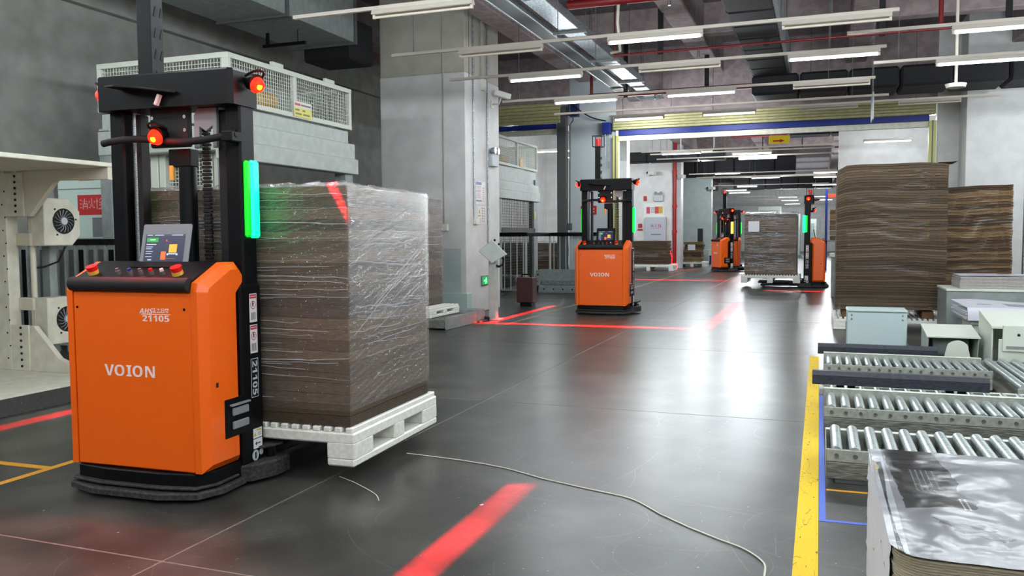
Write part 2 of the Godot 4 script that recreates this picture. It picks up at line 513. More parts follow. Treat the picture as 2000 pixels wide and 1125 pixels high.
func hall() -> void:
	# the floor: slabs of polished concrete with filled saw-cut joints between them
	var fl := struct("floor", null, null)
	var slab := MB.new().box(Vector3(0, -0.15, 0), Vector3(3.988, 0.3, 3.988), 0.002).mesh()
	var xs := []
	for i in range(-3, 4): xs.append(-2.85 + 4.0 * i)
	for i in xs.size() - 1:
		for j in range(-3, 20):
			part("slab", slab, M.floor, fl, Transform3D(Basis.IDENTITY, Vector3(xs[i] + 2.0, 0, -2.98 - 4.0 * j - 2.0)))
	for i in xs.size():
		part("joint", MB.new().bx(xs[i] - 0.006, xs[i] + 0.006, -0.05, -0.0008, -82.98, 9.02, 0.0), M.joint, fl)
	for j in range(-3, 21):
		part("joint", MB.new().bx(-14.85, 9.15, -0.05, -0.0009, -2.98 - 4.0 * j - 0.006, -2.98 - 4.0 * j + 0.006, 0.0), M.joint, fl)
	# walls
	var wl := struct("wall_left", MB.new().bx(-10.9, -10.5, 0, 5.0, -22.0, 9.0, 0.0), M.grey_wall)
	part("ledge", MB.new().bx(-10.9, -10.36, 5.0, 5.5, -22.0, 9.0, 0.01), M.grey_wall, wl)
	part("upper_wall", MB.new().bx(-10.9, -10.5, 5.5, 6.6, -22.0, 9.0, 0.0), M.grey_wall, wl)
	struct("wall_right", MB.new().bx(8.6, 9.0, 0, 6.6, -80.0, 9.0, 0.0), M.white_paint)
	struct("wall_rear", MB.new().bx(-10.9, 9.0, 0, 6.6, 8.6, 9.0, 0.0), M.white_paint)
	# the partition with the two shutter doors
	var wf := struct("wall_front", MB.new().bx(-6.45, -5.15, 0, 6.6, -22.3, -22.0, 0.004), M.light_grey)
	part("right_panel", MB.new().bx(2.55, 8.6, 0, 6.6, -22.3, -22.0, 0.004), M.white_paint, wf)
	part("lintel", MB.new().bx(-5.15, 2.55, 4.62, 6.6, -22.3, -22.0, 0.004), M.concrete, wf)
	part("left_lintel", MB.new().bx(-10.5, -6.45, 5.0, 6.6, -22.3, -22.0, 0.004), M.concrete, wf)
	part("right_pier", MB.new().bx(3.02, 8.6, 0, 6.6, -21.98, -21.0, 0.01), M.white_paint, wf)
	# the wide square pier between the two machines
	var p := struct("column", MB.new().bx(-8.16, -6.34, 0, 4.62, -16.4, -14.63, 0.012), M.white_paint)
	part("upper_column", MB.new().bx(-8.155, -6.345, 4.62, 6.6, -16.395, -14.635, 0.012), M.old_paint, p)
	part("lower_coat", MB.new().bx(-8.163, -6.45, 0.32, 1.28, -14.66, -14.625, 0.002), M.teal_paint, p)
	part("plinth", MB.new().bx(-8.2, -6.30, 0, 0.42, -14.8, -14.57, 0.01), M.mint, p)
	# ceiling
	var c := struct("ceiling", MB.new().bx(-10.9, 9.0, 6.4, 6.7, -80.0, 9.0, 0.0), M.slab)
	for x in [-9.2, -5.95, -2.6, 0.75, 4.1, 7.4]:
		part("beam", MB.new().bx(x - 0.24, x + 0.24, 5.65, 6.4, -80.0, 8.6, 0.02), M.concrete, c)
	for z in [-6.0, -10.5, -18.3, -26.5, -34.0, -42.0]:
		part("cross_beam", MB.new().bx(-10.5, 8.6, 5.75, 6.4, z - 0.18, z + 0.18, 0.02), M.concrete, c)

func shutter(called: String, label: String, x0: float, x1: float, yb: float, yt: float, slats: int, m: Material, jamb: bool) -> void:
	var t := thing(called, label, "roller door", Vector3(x0, yb, -21.9))
	var w := x1 - x0
	var hh := (yt - yb - 0.14) / slats
	for k in slats:
		part("slat", MB.new().bx(-0.08, w + 0.08, 0.14 + k * hh + 0.006, 0.14 + (k + 1) * hh, -0.06, 0.16, 0.012), m, t)
	part("blue_rail", MB.new().bx(0.05, w - 0.05, 0.0, 0.14, -0.04, 0.06, 0.006), M.blue, t)
	part("bottom_bar", MB.new().bx(0.05, w - 0.05, -0.14, -0.005, -0.08, 0.02, 0.006), M.cream, t)
	if jamb:
		for s in [-0.02, w + 0.02]:
			part("guide_rail", MB.new().bx(s - 0.075, s + 0.075, -yb, 0.0, -0.09, 0.10, 0.008), M.jamb, t)
			part("guide_slot", MB.new().bx(s - 0.015, s + 0.015, -yb, 0.0, 0.098, 0.104, 0.0), M.tray_dark, t)

func doors() -> void:
	shutter("roller_shutter", "wide pale yellow rolled-up shutter with blue bottom rail above the drive-through opening", -5.1, 2.42, 4.15, 4.64, 5, M.shutter, true)
	shutter("roller_shutter", "dim rolled-up shutter with blue rail above the opening behind the pier", -10.4, -6.72, 4.42, 5.1, 6, M.shutter, false)
	var post := thing("steel_post", "tall grey steel post at the right edge of the dim shutter opening", "post", Vector3(-6.61, 0, -21.9))
	part("shaft", MB.new().bx(-0.13, 0.13, 0.02, 5.0, -0.1, 0.1, 0.008), M.tray_dark, post)
	part("base_plate", MB.new().bx(-0.15, 0.13, 0, 0.02, -0.16, 0.16, 0.002), M.tray_dark, post)
	var b1 := thing("control_box", "dark blue shutter motor box high on the grey wall beside the post", "box", Vector3(-6.28, 4.72, -21.85))
	part("case", MB.new().box(Vector3(0, 0.18, 0), Vector3(0.26, 0.36, 0.22), 0.01), M.dark_blue_box, b1)
	part("conduit", MB.new().tube(PackedVector3Array([Vector3(-0.02, 0, 0), Vector3(-0.02, -0.1, 0), Vector3(-0.12, -0.2, -0.06), Vector3(-0.14, -2.9, -0.07)]), 0.02, 8), M.tray_dark, b1)
	part("junction_box", MB.new().box(Vector3(-0.14, -2.96, -0.07), Vector3(0.12, 0.18, 0.1), 0.01), M.tray_dark, b1)
	var b2 := thing("control_box", "bright blue shutter motor box at the top left corner of the wide opening", "box", Vector3(-5.36, 4.2, -21.85))
	part("case", MB.new().box(Vector3(0, 0.16, 0), Vector3(0.22, 0.30, 0.2), 0.01), M.blue, b2)
	for s in [-0.05, 0.05]:
		part("conduit", MB.new().cyl(Vector3(s, 0.01, 0), Vector3(s, -0.9, -0.05), 0.012, -1, 8), M.galv, b2)
	var cb := PackedVector3Array()
	for i in 15:
		var u := i / 14.0
		cb.append(Vector3(lerpf(-6.28, -5.36, u), 5.02 + 0.12 * u * (1 - u) - 0.12 * sin(u * PI) - u * 0.48, -21.72))
	solo("black_cable", MB.new().tube(cb, 0.018, 6), M.black_matt, "black cable sagging between the two blue shutter motor boxes", "cable")

func ceiling_lamp(x: float, z: float, h: float, lit: bool, label: String, group := "", long := 1.25, twin := false, power := 1.0) -> void:
	var t := thing("ceiling_lamp", label, "lamp", Vector3(x + long / 2.0, h, z), 0.0, group)
	var l2 := long / 2.0
	var hp := PackedVector2Array([Vector2(-0.055, 0.0), Vector2(-0.03, 0.05), Vector2(0.03, 0.05), Vector2(0.055, 0.0), Vector2(0.045, -0.008), Vector2(-0.045, -0.008)])
	part("housing", MB.new().side(hp, -l2, l2), M.lamp_white, t)
	var zs := [0.0] if not twin else [-0.03, 0.03]
	for dz in zs:
		part("tube", MB.new().cyl(Vector3(-l2 + 0.03, -0.034, dz), Vector3(l2 - 0.03, -0.034, dz), 0.016, -1, 10), M.tube_on if lit else M.tube_off, t)
		for s in [-1, 1]:
			part("socket", MB.new().box(Vector3(s * (l2 - 0.015), -0.026, dz), Vector3(0.03, 0.05, 0.036), 0.004), M.lamp_white, t)
	if lit and group:
		var om := OmniLight3D.new()
		om.name = "lamp_light"
		om.light_energy = lamp_energy * 0.95 * power * (1.5 if twin else 1.0)
		om.light_color = Color(0.95, 0.98, 1.0)
		om.light_size = 0.12
		om.omni_range = 40.0
		om.omni_attenuation = 2.0
		om.shadow_enabled = true
		om.position = Vector3(0, -0.18, 0)
		t.add_child(om, true)
	elif lit:
		# the bare tube throws its light down and to both sides
		for q in [[Vector3(0, -0.056, 0), Vector3(-90, 0, 0), 0.75], [Vector3(0, -0.03, 0.066), Vector3(0, 180, 0), 1.0], [Vector3(0, -0.03, -0.066), Vector3(0, 0, 0), 1.0]]:
			var a := AreaLight3D.new()
			a.name = "lamp_light"
			a.area_size = Vector2(long - 0.1, 0.04)
			a.light_energy = lamp_energy * q[2] * power * (1.5 if twin else 1.0)
			a.light_color = Color(0.95, 0.98, 1.0)
			a.area_range = 40.0
			a.area_attenuation = 2.0
			a.shadow_enabled = true
			a.position = q[0]
			a.rotation_degrees = q[1]
			t.add_child(a, true)

func lamp_rail(x0: float, x1: float, z: float, h: float, label: String) -> Node3D:
	var t := thing("lamp_rail", label, "rail", Vector3(x0, h, z))
	part("channel", MB.new().side(PackedVector2Array([Vector2(-0.022, 0.0), Vector2(-0.022, 0.042), Vector2(0.022, 0.042), Vector2(0.022, 0.0), Vector2(0.012, 0.0), Vector2(0.012, 0.034), Vector2(-0.012, 0.034), Vector2(-0.012, 0.0)]), 0.0, x1 - x0), M.lamp_white, t)
	var k := 0.35
	while k < x1 - x0:
		part("hanger_rod", MB.new().cyl(Vector3(k, 0.04, 0), Vector3(k, 6.4 - h, 0), 0.006, -1, 6), M.tray_dark, t)
		k += 2.2
		if absf(x0 + k + 1.08) < 0.6: k += 1.3
	return t

func lamps() -> void:
	var cols := [-4.87, -2.7, -0.48, 1.6]
	var names4 := ["left end", "second place", "third place", "right end"]
	var rows := [
		[-8.6, 4.06, [0, 1, 1, 1], "nearest hanging row"],
		[-11.05, 4.1, [0, 1, 0], "second hanging row"],
		[-13.1, 4.1, [1, 0, 1], "third hanging row"],
		[-15.6, 4.1, [1, 1, 0], "fourth hanging row"],
		[-20.6, 4.42, [2, 1, 0, 0], "last row before the shutter"]]
	for r in rows:
		for k in r[2].size():
			var st: int = r[2][k]
			var lab: String = "%s white batten lamp at the %s of the %s" % ["twin-tube lit" if st == 2 else "lit" if st == 1 else "unlit", names4[k], r[3]]
			ceiling_lamp(cols[k], r[0], r[1], st > 0, lab, "", 1.25, st == 2)
		lamp_rail(-5.95 if r[1] < 4.3 else -5.0, 0.85 if r[2].size() < 4 else 3.6, r[0], r[1] + 0.05, "pale lamp rail carrying the %s" % r[3])
	lamp_rail(-5.5, 1.2, -17.6, 4.15, "pale lamp rail without lit lamps, between the fourth and last hanging rows")
	ceiling_lamp(1.55, -12.1, 4.1, true, "bright lit batten lamp at the upper right, higher of the two there", "", 1.6, false, 0.6)
	lamp_rail(0.3, 4.2, -12.1, 4.15, "pale lamp rail holding the higher bright lamp at the upper right")
	ceiling_lamp(1.62, -14.3, 4.1, true, "bright lit batten lamp above the white ceiling disc", "", 1.3, false, 0.6)
	lamp_rail(0.75, 4.2, -14.3, 4.15, "pale lamp rail holding the bright lamp above the white ceiling disc")
	# the same rows go on to the right, beside and behind the camera
	for z in [-6.3, -4.0, -1.6, 1.5, 5.0]:
		for x in [-4.87, -2.7, -0.48, 1.72, 4.5]:
			ceiling_lamp(x, z, 4.1, true, "lit white batten lamp of the rows overhead outside the picture", "lamps outside the picture")
	for z in [-4.2, -1.9, 0.6]:
		ceiling_lamp(-7.2, z, 4.1, true, "lit white batten lamp of the rows overhead outside the picture", "lamps outside the picture")
	for z in [-5.2, -2.4, 0.6]:
		ceiling_lamp(-9.0, z, 4.1, true, "lit white batten lamp of the rows overhead outside the picture", "lamps outside the picture")
	for z in [-8.6, -11.05, -16.6, -18.6]:
		for x in [3.9, 6.1]:
			ceiling_lamp(x, z, 4.1, true, "lit white batten lamp of the rows overhead outside the picture", "lamps outside the picture")

func ceiling_services() -> void:
	# black insulated air ducts
	var d := thing("air_duct", "black insulated air duct running down the hall under the ceiling, bending right before the shutter", "duct", Vector3(-1.08, 5.0, -9.0))
	for k in 12:
		var z0 := -0.95 * k
		part("section", MB.new().bx(-0.38, 0.38, 0, 0.55, z0 - 0.93, z0, 0.05), M.duct, d)
	part("rim_angle", MB.new().bx(0.36, 0.42, 0.02, 0.56, -11.4, 0, 0.004), M.galv, d)
	for k in 7:
		part("branch_section", MB.new().bx(-0.38 + k * 1.0, 0.6 + k * 1.0, -0.42, 0.02, -11.5, -10.3, 0.05), M.duct, d)
	for k in 5:
		part("hanger_rod", MB.new().cyl(Vector3(0.44, 0, -1.0 - k * 2.2), Vector3(0.44, 1.4, -1.0 - k * 2.2), 0.008, -1, 6), M.tray_dark, d)
	var g := thing("air_duct", "grey galvanised air duct along the left wall under the ceiling", "duct", Vector3(-8.55, 5.0, -1.0))
	for k in 6:
		part("section", MB.new().bx(-0.65, 0.65, 0, 0.8, -2.05 * k - 2.0, -2.05 * k, 0.01), M.machine_grey, g)
		part("flange", MB.new().bx(-0.69, 0.69, -0.04, 0.84, -2.05 * k - 2.05, -2.05 * k - 2.0, 0.004), M.tray_dark, g)
	part("end_cap", MB.new().bx(-0.5, 0.5, -0.25, 0.5, -13.2, -12.36, 0.03), M.duct, g)
	# cable trays
	var t := thing("cable_tray", "closed shiny galvanised cable trunking running down the hall under the ceiling", "cable tray", Vector3(-4.05, 5.0, -7.0))
	for k in 6:
		part("cover", MB.new().bx(-0.17, 0.17, 0, 0.16, -2.45 * k - 2.42, -2.45 * k, 0.006), M.galv, t)
		part("strap", MB.new().bx(-0.3, 0.3, -0.05, -0.005, -2.45 * k - 2.0, -2.45 * k - 1.95, 0.003), M.tray_dark, t)
		for s in [-0.27, 0.27]:
			part("hanger_rod", MB.new().cyl(Vector3(s, -0.04, -2.45 * k - 1.975), Vector3(s, 1.4, -2.45 * k - 1.975), 0.008, -1, 6), M.tray_dark, t)
	var t2 := thing("cable_tray", "open grey cable tray with two pale side rails, left of the shiny trunking", "cable tray", Vector3(-4.55, 5.0, -7.0))
	for s in [-0.16, 0.14]:
		part("side_rail", MB.new().bx(s - 0.02, s + 0.02, 0, 0.1, -14.8, 0, 0.004), M.galv, t2)
	part("tray_floor", MB.new().bx(-0.14, 0.12, 0.012, 0.03, -14.8, 0, 0.002), M.tray_dark, t2)
	for k in 6:
		part("hanger_rod", MB.new().cyl(Vector3(-0.2, 0, -1.2 - 2.4 * k), Vector3(-0.2, 1.4, -1.2 - 2.4 * k), 0.008, -1, 6), M.tray_dark, t2)
	# red sprinkler pipes
	var pipes := [
		[-3.8, -1.5, 5.15, -12.9, 0.07, "thick red sprinkler pipe nearest the camera, running into the black duct"],
		[-3.75, 4.0, 4.94, -15.8, 0.022, "thin red sprinkler pipe between the thick ones under the ceiling"],
		[-5.3, -1.5, 4.88, -19.8, 0.06, "thick dark red sprinkler pipe in front of the shutter wall"]]
	for q in pipes:
		var p := thing("sprinkler_pipe", q[5], "pipe", Vector3(q[0], q[2], q[3]))
		part("main", MB.new().cyl(Vector3.ZERO, Vector3(q[1] - q[0], 0, 0), q[4], -1, 14), M.red_pipe, p)
		part("riser", MB.new().cyl(Vector3(q[4], 0, 0), Vector3(q[4], 1.35, 0), q[4] * 0.6, -1, 10), M.red_pipe, p)
		var k := 0.9
		while k < q[1] - q[0]:
			part("bracket", MB.new().bx(k - 0.05, k + 0.05, -q[4] - 0.03, 1.38, -0.012, 0.012, 0.002), M.duct, p)
			k += 1.9
		part("sprinkler_head", MB.new().cyl(Vector3(1.6, 0, 0), Vector3(1.6, -0.16, 0), 0.018, 0.03, 8), M.chrome, p)
	var rp := thing("sprinkler_pipe", "short upright red pipe hanging from the ceiling at the upper right", "pipe", Vector3(1.85, 5.0, -15.78))
	part("main", MB.new().cyl(Vector3(0, 0.02, 0), Vector3(0, 1.4, 0), 0.04, -1, 10), M.red_pipe, rp)
	# pale bent conduit
	solo("conduit", MB.new().tube(PackedVector3Array([Vector3(-3.75, 4.95, -15.6), Vector3(-3.55, 4.95, -15.5), Vector3(-3.3, 5.15, -14.2), Vector3(-3.1, 5.3, -13.4), Vector3(-2.9, 5.33, -13.3), Vector3(-1.5, 5.33, -13.3)]), 0.025, 8), M.beige, "pale bent electrical conduit below the nearest red pipe", "conduit")
	# white disc
	var a := thing("ceiling_disc", "round white ceiling disc hanging on a rod under the right bright lamp", "antenna", Vector3(2.02, 3.88, -15.2))
	part("disc", MB.new().cyl(Vector3(0, -0.03, 0), Vector3(0, 0.03, 0), 0.14, 0.16, 24), M.lamp_white, a)
	part("rod", MB.new().cyl(Vector3(0, 0.03, 0), Vector3(0, 2.5, 0), 0.025, -1, 8), M.lamp_white, a)
	# board hung edge-on
	var s := thing("hanging_board", "narrow board hung on two wires, seen almost edge-on", "sign", Vector3(0.93, 3.72, -17.9))
	part("board", MB.new().bx(-0.012, 0.012, 0, 0.52, -0.3, 0.3, 0.002), M.light_grey, s)
	for k in [-0.22, 0.22]:
		part("wire", MB.new().cyl(Vector3(0, 0.52, k), Vector3(0, 2.68, k), 0.004, -1, 6), M.galv, s)
	# brackets on the left wall
	var br := thing("pipe_bracket", "dark steel pipe bracket hanging high in front of the left wall", "bracket", Vector3(-8.9, 4.75, -12.1))
	part("crossbar", MB.new().bx(-0.1, 0.75, 0, 0.05, -0.025, 0.025, 0.003), M.black, br)
	part("upright", MB.new().bx(-0.03, 0.02, 0, 0.24, -0.02, 0.02, 0.003), M.black, br)
	for k in [0.0, 0.6]:
		part("hanger_rod", MB.new().cyl(Vector3(k, 0.04, 0), Vector3(k, 0.25, 0), 0.008, -1, 6), M.black, br)

func pier_things() -> void:
	var zf := -14.63
	var xr := -6.34
	# conduits with their boxes
	var cd := [[-6.79, 1.74, "thin grey conduit down the left face of the pier ending in a white switch box"]]
	for q in cd:
		var t := thing("conduit", q[2], "conduit", Vector3(q[0], q[1], zf))
		part("pipe", MB.new().cyl(Vector3(0, 0.0, 0.014), Vector3(0, 4.6, 0.014), 0.013, -1, 8), M.old_paint, t)
		part("switch_box", MB.new().box(Vector3(0.02, -0.06, 0.04), Vector3(0.13, 0.13, 0.07), 0.008), M.white_plastic, t)
	var t1 := thing("conduit", "galvanised conduit down the right face of the pier ending in a small socket box", "conduit", Vector3(xr, 1.85, -15.0))
	part("pipe", MB.new().cyl(Vector3(0.016, 0, 0), Vector3(0.016, 4.5, 0), 0.015, -1, 8), M.galv, t1)
	part("socket_box", MB.new().box(Vector3(0.04, -0.05, -0.06), Vector3(0.07, 0.12, 0.16), 0.008), M.white_plastic, t1)
	var t2 := thing("conduit", "long galvanised conduit near the back edge of the pier's right face", "conduit", Vector3(xr, 1.3, -15.72))
	part("pipe", MB.new().cyl(Vector3(0.016, 0, 0), Vector3(0.016, 5.0, 0), 0.015, -1, 8), M.galv, t2)
	var t3 := thing("conduit", "short pale trunking high on the pier's right face ending in a small box", "conduit", Vector3(xr, 4.5, -15.45))
	part("pipe", MB.new().bx(0, 0.05, 0.1, 2.0, -0.05, 0.05, 0.004), M.old_paint, t3)
	part("end_box", MB.new().box(Vector3(0.04, 0, 0), Vector3(0.08, 0.22, 0.14), 0.006), M.white_plastic, t3)
	# camera
	var cm := thing("security_camera", "white security camera on an arm high on the pier's right face", "camera", Vector3(xr, 4.3, -16.0))
	part("wall_plate", MB.new().box(Vector3(0.012, -0.1, 0), Vector3(0.024, 0.16, 0.12), 0.004), M.white_plastic, cm)
	part("arm", MB.new().tube(PackedVector3Array([Vector3(0.02, -0.1, 0), Vector3(0.16, -0.1, 0), Vector3(0.2, 0.02, 0)]), 0.018, 8), M.white_plastic, cm)
	part("body", MB.new().bar(Vector3(0.08, 0.13, 0.1), Vector3(0.36, 0.04, -0.12), 0.12, 0.12, 0.015), M.white_plastic, cm)
	# emergency light
	var em := thing("emergency_light", "white emergency light with two round lamps on the pier's right face", "light", Vector3(xr, 3.05, -15.95))
	part("case", MB.new().box(Vector3(0.05, 0, 0), Vector3(0.1, 0.24, 0.34), 0.012), M.light_grey, em)
	for s in [-0.09, 0.09]:
		var hd := part("head", MB.new().cyl(Vector3(0.03, 0.2, s), Vector3(0.13, 0.2, s), 0.05, 0.075, 16), M.galv, em)
		part("lens", MB.new().cyl(Vector3(0.128, 0.2, s), Vector3(0.134, 0.2, s), 0.068, -1, 16), M.chrome, hd)
	# notices
	var im := Image.create(128, 170, false, Image.FORMAT_RGBA8)
	im.fill(Color(0.84, 0.82, 0.82))
	im.fill_rect(Rect2i(4, 4, 74, 20), Color(0.30, 0.33, 0.55))
	for k in 9:
		im.fill_rect(Rect2i(8, 34 + k * 10, 64 - (k * 7) % 18, 4), Color(0.72, 0.50, 0.58))
	im.fill_rect(Rect2i(4, 136, 74, 10), Color(0.35, 0.36, 0.50))
	for k in 7:
		im.fill_rect(Rect2i(92, 40 + k * 16, 22 - (k * 5) % 9, 7), Color(0.80, 0.48, 0.50))
	paper_notice("paper notice with a blue heading, upper of the two on the pier's right face", im, Vector3(xr, 2.36, -15.35), Vector2(0.5, 0.46))
	var im2 := Image.create(128, 120, false, Image.FORMAT_RGBA8)
	im2.fill(Color(0.86, 0.84, 0.82))
	for k in 30:
		im2.fill_rect(Rect2i(28 - k / 2, 20 + k, maxi(k, 2), 1), Color(0.80, 0.70, 0.25))
	im2.fill_rect(Rect2i(27, 28, 3, 12), Color(0.1, 0.1, 0.1))
	im2.fill_rect(Rect2i(10, 62, 36, 5), Color(0.4, 0.4, 0.3))
	im2.fill_rect(Rect2i(12, 82, 32, 32), Color(0.82, 0.74, 0.25))
	for k in 6:
		im2.fill_rect(Rect2i(70, 10 + k * 17, 10, 9), Color(0.15, 0.15, 0.17))
		im2.fill_rect(Rect2i(98, 12 + k * 17, 9, 8), Color(0.15, 0.15, 0.17))
	paper_notice("notice with a yellow warning triangle, lower of the two on the pier's right face", im2, Vector3(xr, 1.93, -15.4), Vector2(0.44, 0.36))
	var ex := thing("exit_sign", "lit green exit sign low on the pier's right face", "sign", Vector3(xr, 0.62, -15.5))
	part("frame", MB.new().box(Vector3(0.015, 0, 0), Vector3(0.03, 0.2, 0.34), 0.005), M.steel, ex)
	var ei := Image.create(96, 56, false, Image.FORMAT_RGBA8)
	ei.fill(Color(0.0, 0.62, 0.28))
	strokes(ei, [[8, 1, 2, 2], [7, 3, 3, 4], [5, 4, 2, 1], [10, 4, 2, 1], [6, 7, 2, 3], [9, 7, 3, 1], [11, 8, 1, 2], [2, 5, 2, 1], [1, 4, 1, 3]], 18, 2, 5, Color(0.75, 1.0, 0.85))
	var lm := img_mat(ei, 0.4)
	lm.emission_enabled = true
	lm.emission_texture = lm.albedo_texture
	lm.emission_energy_multiplier = 1.0
	var q := MB.new()
	q.quad(Vector3(0.032, -0.08, 0.15), Vector3(0.032, -0.08, -0.15), Vector3(0.032, 0.08, -0.15), Vector3(0.032, 0.08, 0.15), Vector3(1, 0, 0))
	part("lit_face", q, lm, ex)
	# operator pedestal
	var pd := thing("control_pedestal", "grey control pedestal with a tilted button box beside the pier", "control panel", Vector3(-5.52, 0, -13.95))
	part("foot", MB.new().bx(-0.14, 0.14, 0, 0.02, -0.14, 0.14, 0.003), M.machine, pd)
	part("post", MB.new().bx(-0.07, 0.07, 0.02, 1.06, -0.06, 0.06, 0.006), M.machine, pd)
	var hp := MB.new()
	hp.t = Transform3D(Basis(Vector3(0, 1, 0), 0.35), Vector3.ZERO)
	hp.prism(PackedVector2Array([Vector2(-0.26, 1.24), Vector2(-0.02, 1.02), Vector2(0.25, 1.18), Vector2(-0.02, 1.44)]), -0.16, 0.16, 0.008)
	part("button_box", hp, M.machine, pd)
	for k in 6:
		var c := Vector3(0.02 + 0.075 * (k % 3), 1.425 - 0.072 * (k % 3), 0.07 - 0.14 * (k / 3))
		c = Basis(Vector3(0, 1, 0), 0.35) * c
		part("button", MB.new().cyl(c, c + Vector3(0.02, 0.025, 0), 0.018, -1, 10), M.red_knob if k == 3 else M.black, pd)
	part("hook", MB.new().tube(PackedVector3Array([Vector3(0.0, 1.0, 0.0), Vector3(0.12, 0.96, 0.03), Vector3(0.2, 1.0, 0.03), Vector3(0.21, 1.1, 0.03), Vector3(0.15, 1.14, 0.02)]), 0.022, 8), M.black_matt, pd)
	var rg := PackedVector3Array()
	for k in 13:
		rg.append(Vector3(-5.66 + 0.14 * cos(k * 0.5), 0.03 + 0.035 * sin(k * 0.4 + 0.4), -13.72 + 0.07 * sin(k * 0.5)))
	rg.append(Vector3(-5.95, 0.1, -13.7))
	solo("coiled_hose", MB.new().tube(rg, 0.025, 8), M.black_matt, "short black coiled hose on the floor at the foot of the control pedestal", "hose")
	var fx := thing("fire_box", "dark red-brown floor box with a handle behind the control pedestal", "box", Vector3(-5.93, 0, -16.9))
	part("body", MB.new().bx(-0.16, 0.2, 0.08, 0.62, -0.16, 0.16, 0.01), flat(Color(0.22, 0.08, 0.08), 0.5), fx)
	part("handle", MB.new().tube(PackedVector3Array([Vector3(-0.1, 0.62, 0), Vector3(-0.08, 0.68, 0), Vector3(0.1, 0.68, 0), Vector3(0.12, 0.62, 0)]), 0.015, 6), M.black, fx)
	part("foot", MB.new().bx(-0.1, 0.16, 0, 0.08, -0.12, 0.12, 0.01), M.black, fx)
	var kb := thing("steel_kerb", "low grey steel kerb on the floor in front of the pier", "kerb", Vector3(-6.2, 0, -13.55))
	part("beam", MB.new().bx(-0.35, 0.62, 0.03, 0.22, -0.13, 0.16, 0.01), M.machine_grey, kb)
	part("base_plate", MB.new().bx(-0.38, 0.66, 0, 0.03, -0.17, 0.2, 0.003), M.tray_dark, kb)

func paper_notice(label: String, im: Image, at: Vector3, size: Vector2) -> void:
	var t := thing("paper_notice", label, "notice", at)
	var q := MB.new()
	q.quad(Vector3(0.006, -size.y / 2, size.x / 2), Vector3(0.006, -size.y / 2, -size.x / 2), Vector3(0.006, size.y / 2, -size.x / 2), Vector3(0.006, size.y / 2, size.x / 2), Vector3(1, 0, 0))
	part("backing", MB.new().box(Vector3(0.003, 0, 0), Vector3(0.005, size.y, size.x), 0.0), M.paper_white, t)
	part("print", q, img_mat(im, 0.4), t)

func poly(a: Array) -> PackedVector2Array:
	var p := PackedVector2Array()
	for q in a: p.append(Vector2(q[0], q[1]))
	return p

# a line of red light thrown on the floor by the narrow beams of a truck's warning lamp
func red_line(from: Vector3, p0: Vector3, p1: Vector3, dia: float, step: float, power := 1.0) -> void:
	var n := maxi(2, int(ceil(p0.distance_to(p1) / step)))
	for i in n + 1:
		var p := p0.lerp(p1, float(i) / n)
		var d := from.distance_to(p)
		var s := SpotLight3D.new()
		s.light_color = Color(1.0, 0.05, 0.09)
		s.light_energy = power * red_energy * pow(d / 2.8, 2.0) * (step / dia) * 2.0 * (d / maxf(from.y - p.y, 0.5))
		s.light_size = 0.01
		s.spot_range = 12.0
		s.spot_attenuation = 2.0
		s.spot_angle = rad_to_deg(atan(dia * 0.5 / d))
		s.spot_angle_attenuation = 0.5
		s.shadow_enabled = true
		s.transform = Transform3D(Basis.looking_at(p - from, Vector3(0.3, 0.2, 1)), from)
		s.name = numbered("line_beam")
		add_child(s)

func warning_lamp(root: Node3D, at: Vector3, out: Vector3) -> void:
	var ct := MB.new()
	ct.cyl(at - out * 0.03, at + out * 0.035, 0.045, 0.055, 16)
	part("lamp_case", ct, M.black, root)
	var l := part("lamp_lens", MB.new().cyl(at + out * 0.035 + Vector3(0, -0.01, 0), at + out * 0.062 + Vector3(0, -0.016, 0), 0.05, 0.036, 16), M.red_glow, root)
	var e := out.cross(Vector3.UP).normalized() * 0.017
	part("lens_core", MB.new().cyl(at + out * 0.0605 + Vector3(0, -0.016, 0), at + out * 0.064 + Vector3(0, -0.016, 0), 0.022, 0.018, 14), M.orange_glow, l)
	var hood := PackedVector3Array()
	for k in 9:
		var a := PI * k / 8.0
		hood.append(at + out * (0.0 + 0.075 * sin(a)) + Vector3(0, 0.03 + 0.05 * sin(a), 0) + e / 0.017 * 0.058 * cos(a))
	part("lamp_hood", MB.new().tube(hood, 0.008, 6), M.black, root)
	var o := OmniLight3D.new()
	o.name = "lamp_light"
	o.light_color = Color(1.0, 0.12, 0.05)
	o.light_energy = 0.05
	o.omni_range = 20.0
	o.omni_attenuation = 2.0
	o.light_size = 0.03
	o.shadow_enabled = true
	o.position = at + out * 0.11
	root.add_child(o, true)

func socket(r: Node3D) -> void:
	var bp := part("socket_plate", MB.new().bx(0.50, 0.529, 0.33, 0.56, -0.39, -0.16, 0.004), M.black, r)
	for y in [0.40, 0.48]:
		part("connector", MB.new().bx(0.528, 0.545, y - 0.024, y + 0.022, -0.37, -0.22, 0.005), M.grey_label, bp)
	part("connector_lip", MB.new().bx(0.528, 0.552, 0.515, 0.527, -0.38, -0.20, 0.003), M.grey_label, bp)

func sticker(root: Node3D, called: String, im: Image, c: Vector3, w: float, h: float) -> void:
	var q := MB.new()
	var k := signf(c.x) * w / 2.0
	q.quad(c + Vector3(0, -h / 2, k), c + Vector3(0, -h / 2, -k), c + Vector3(0, h / 2, -k), c + Vector3(0, h / 2, k), Vector3(signf(c.x), 0, 0))
	part(called, q, img_mat(im, 0.35), root)

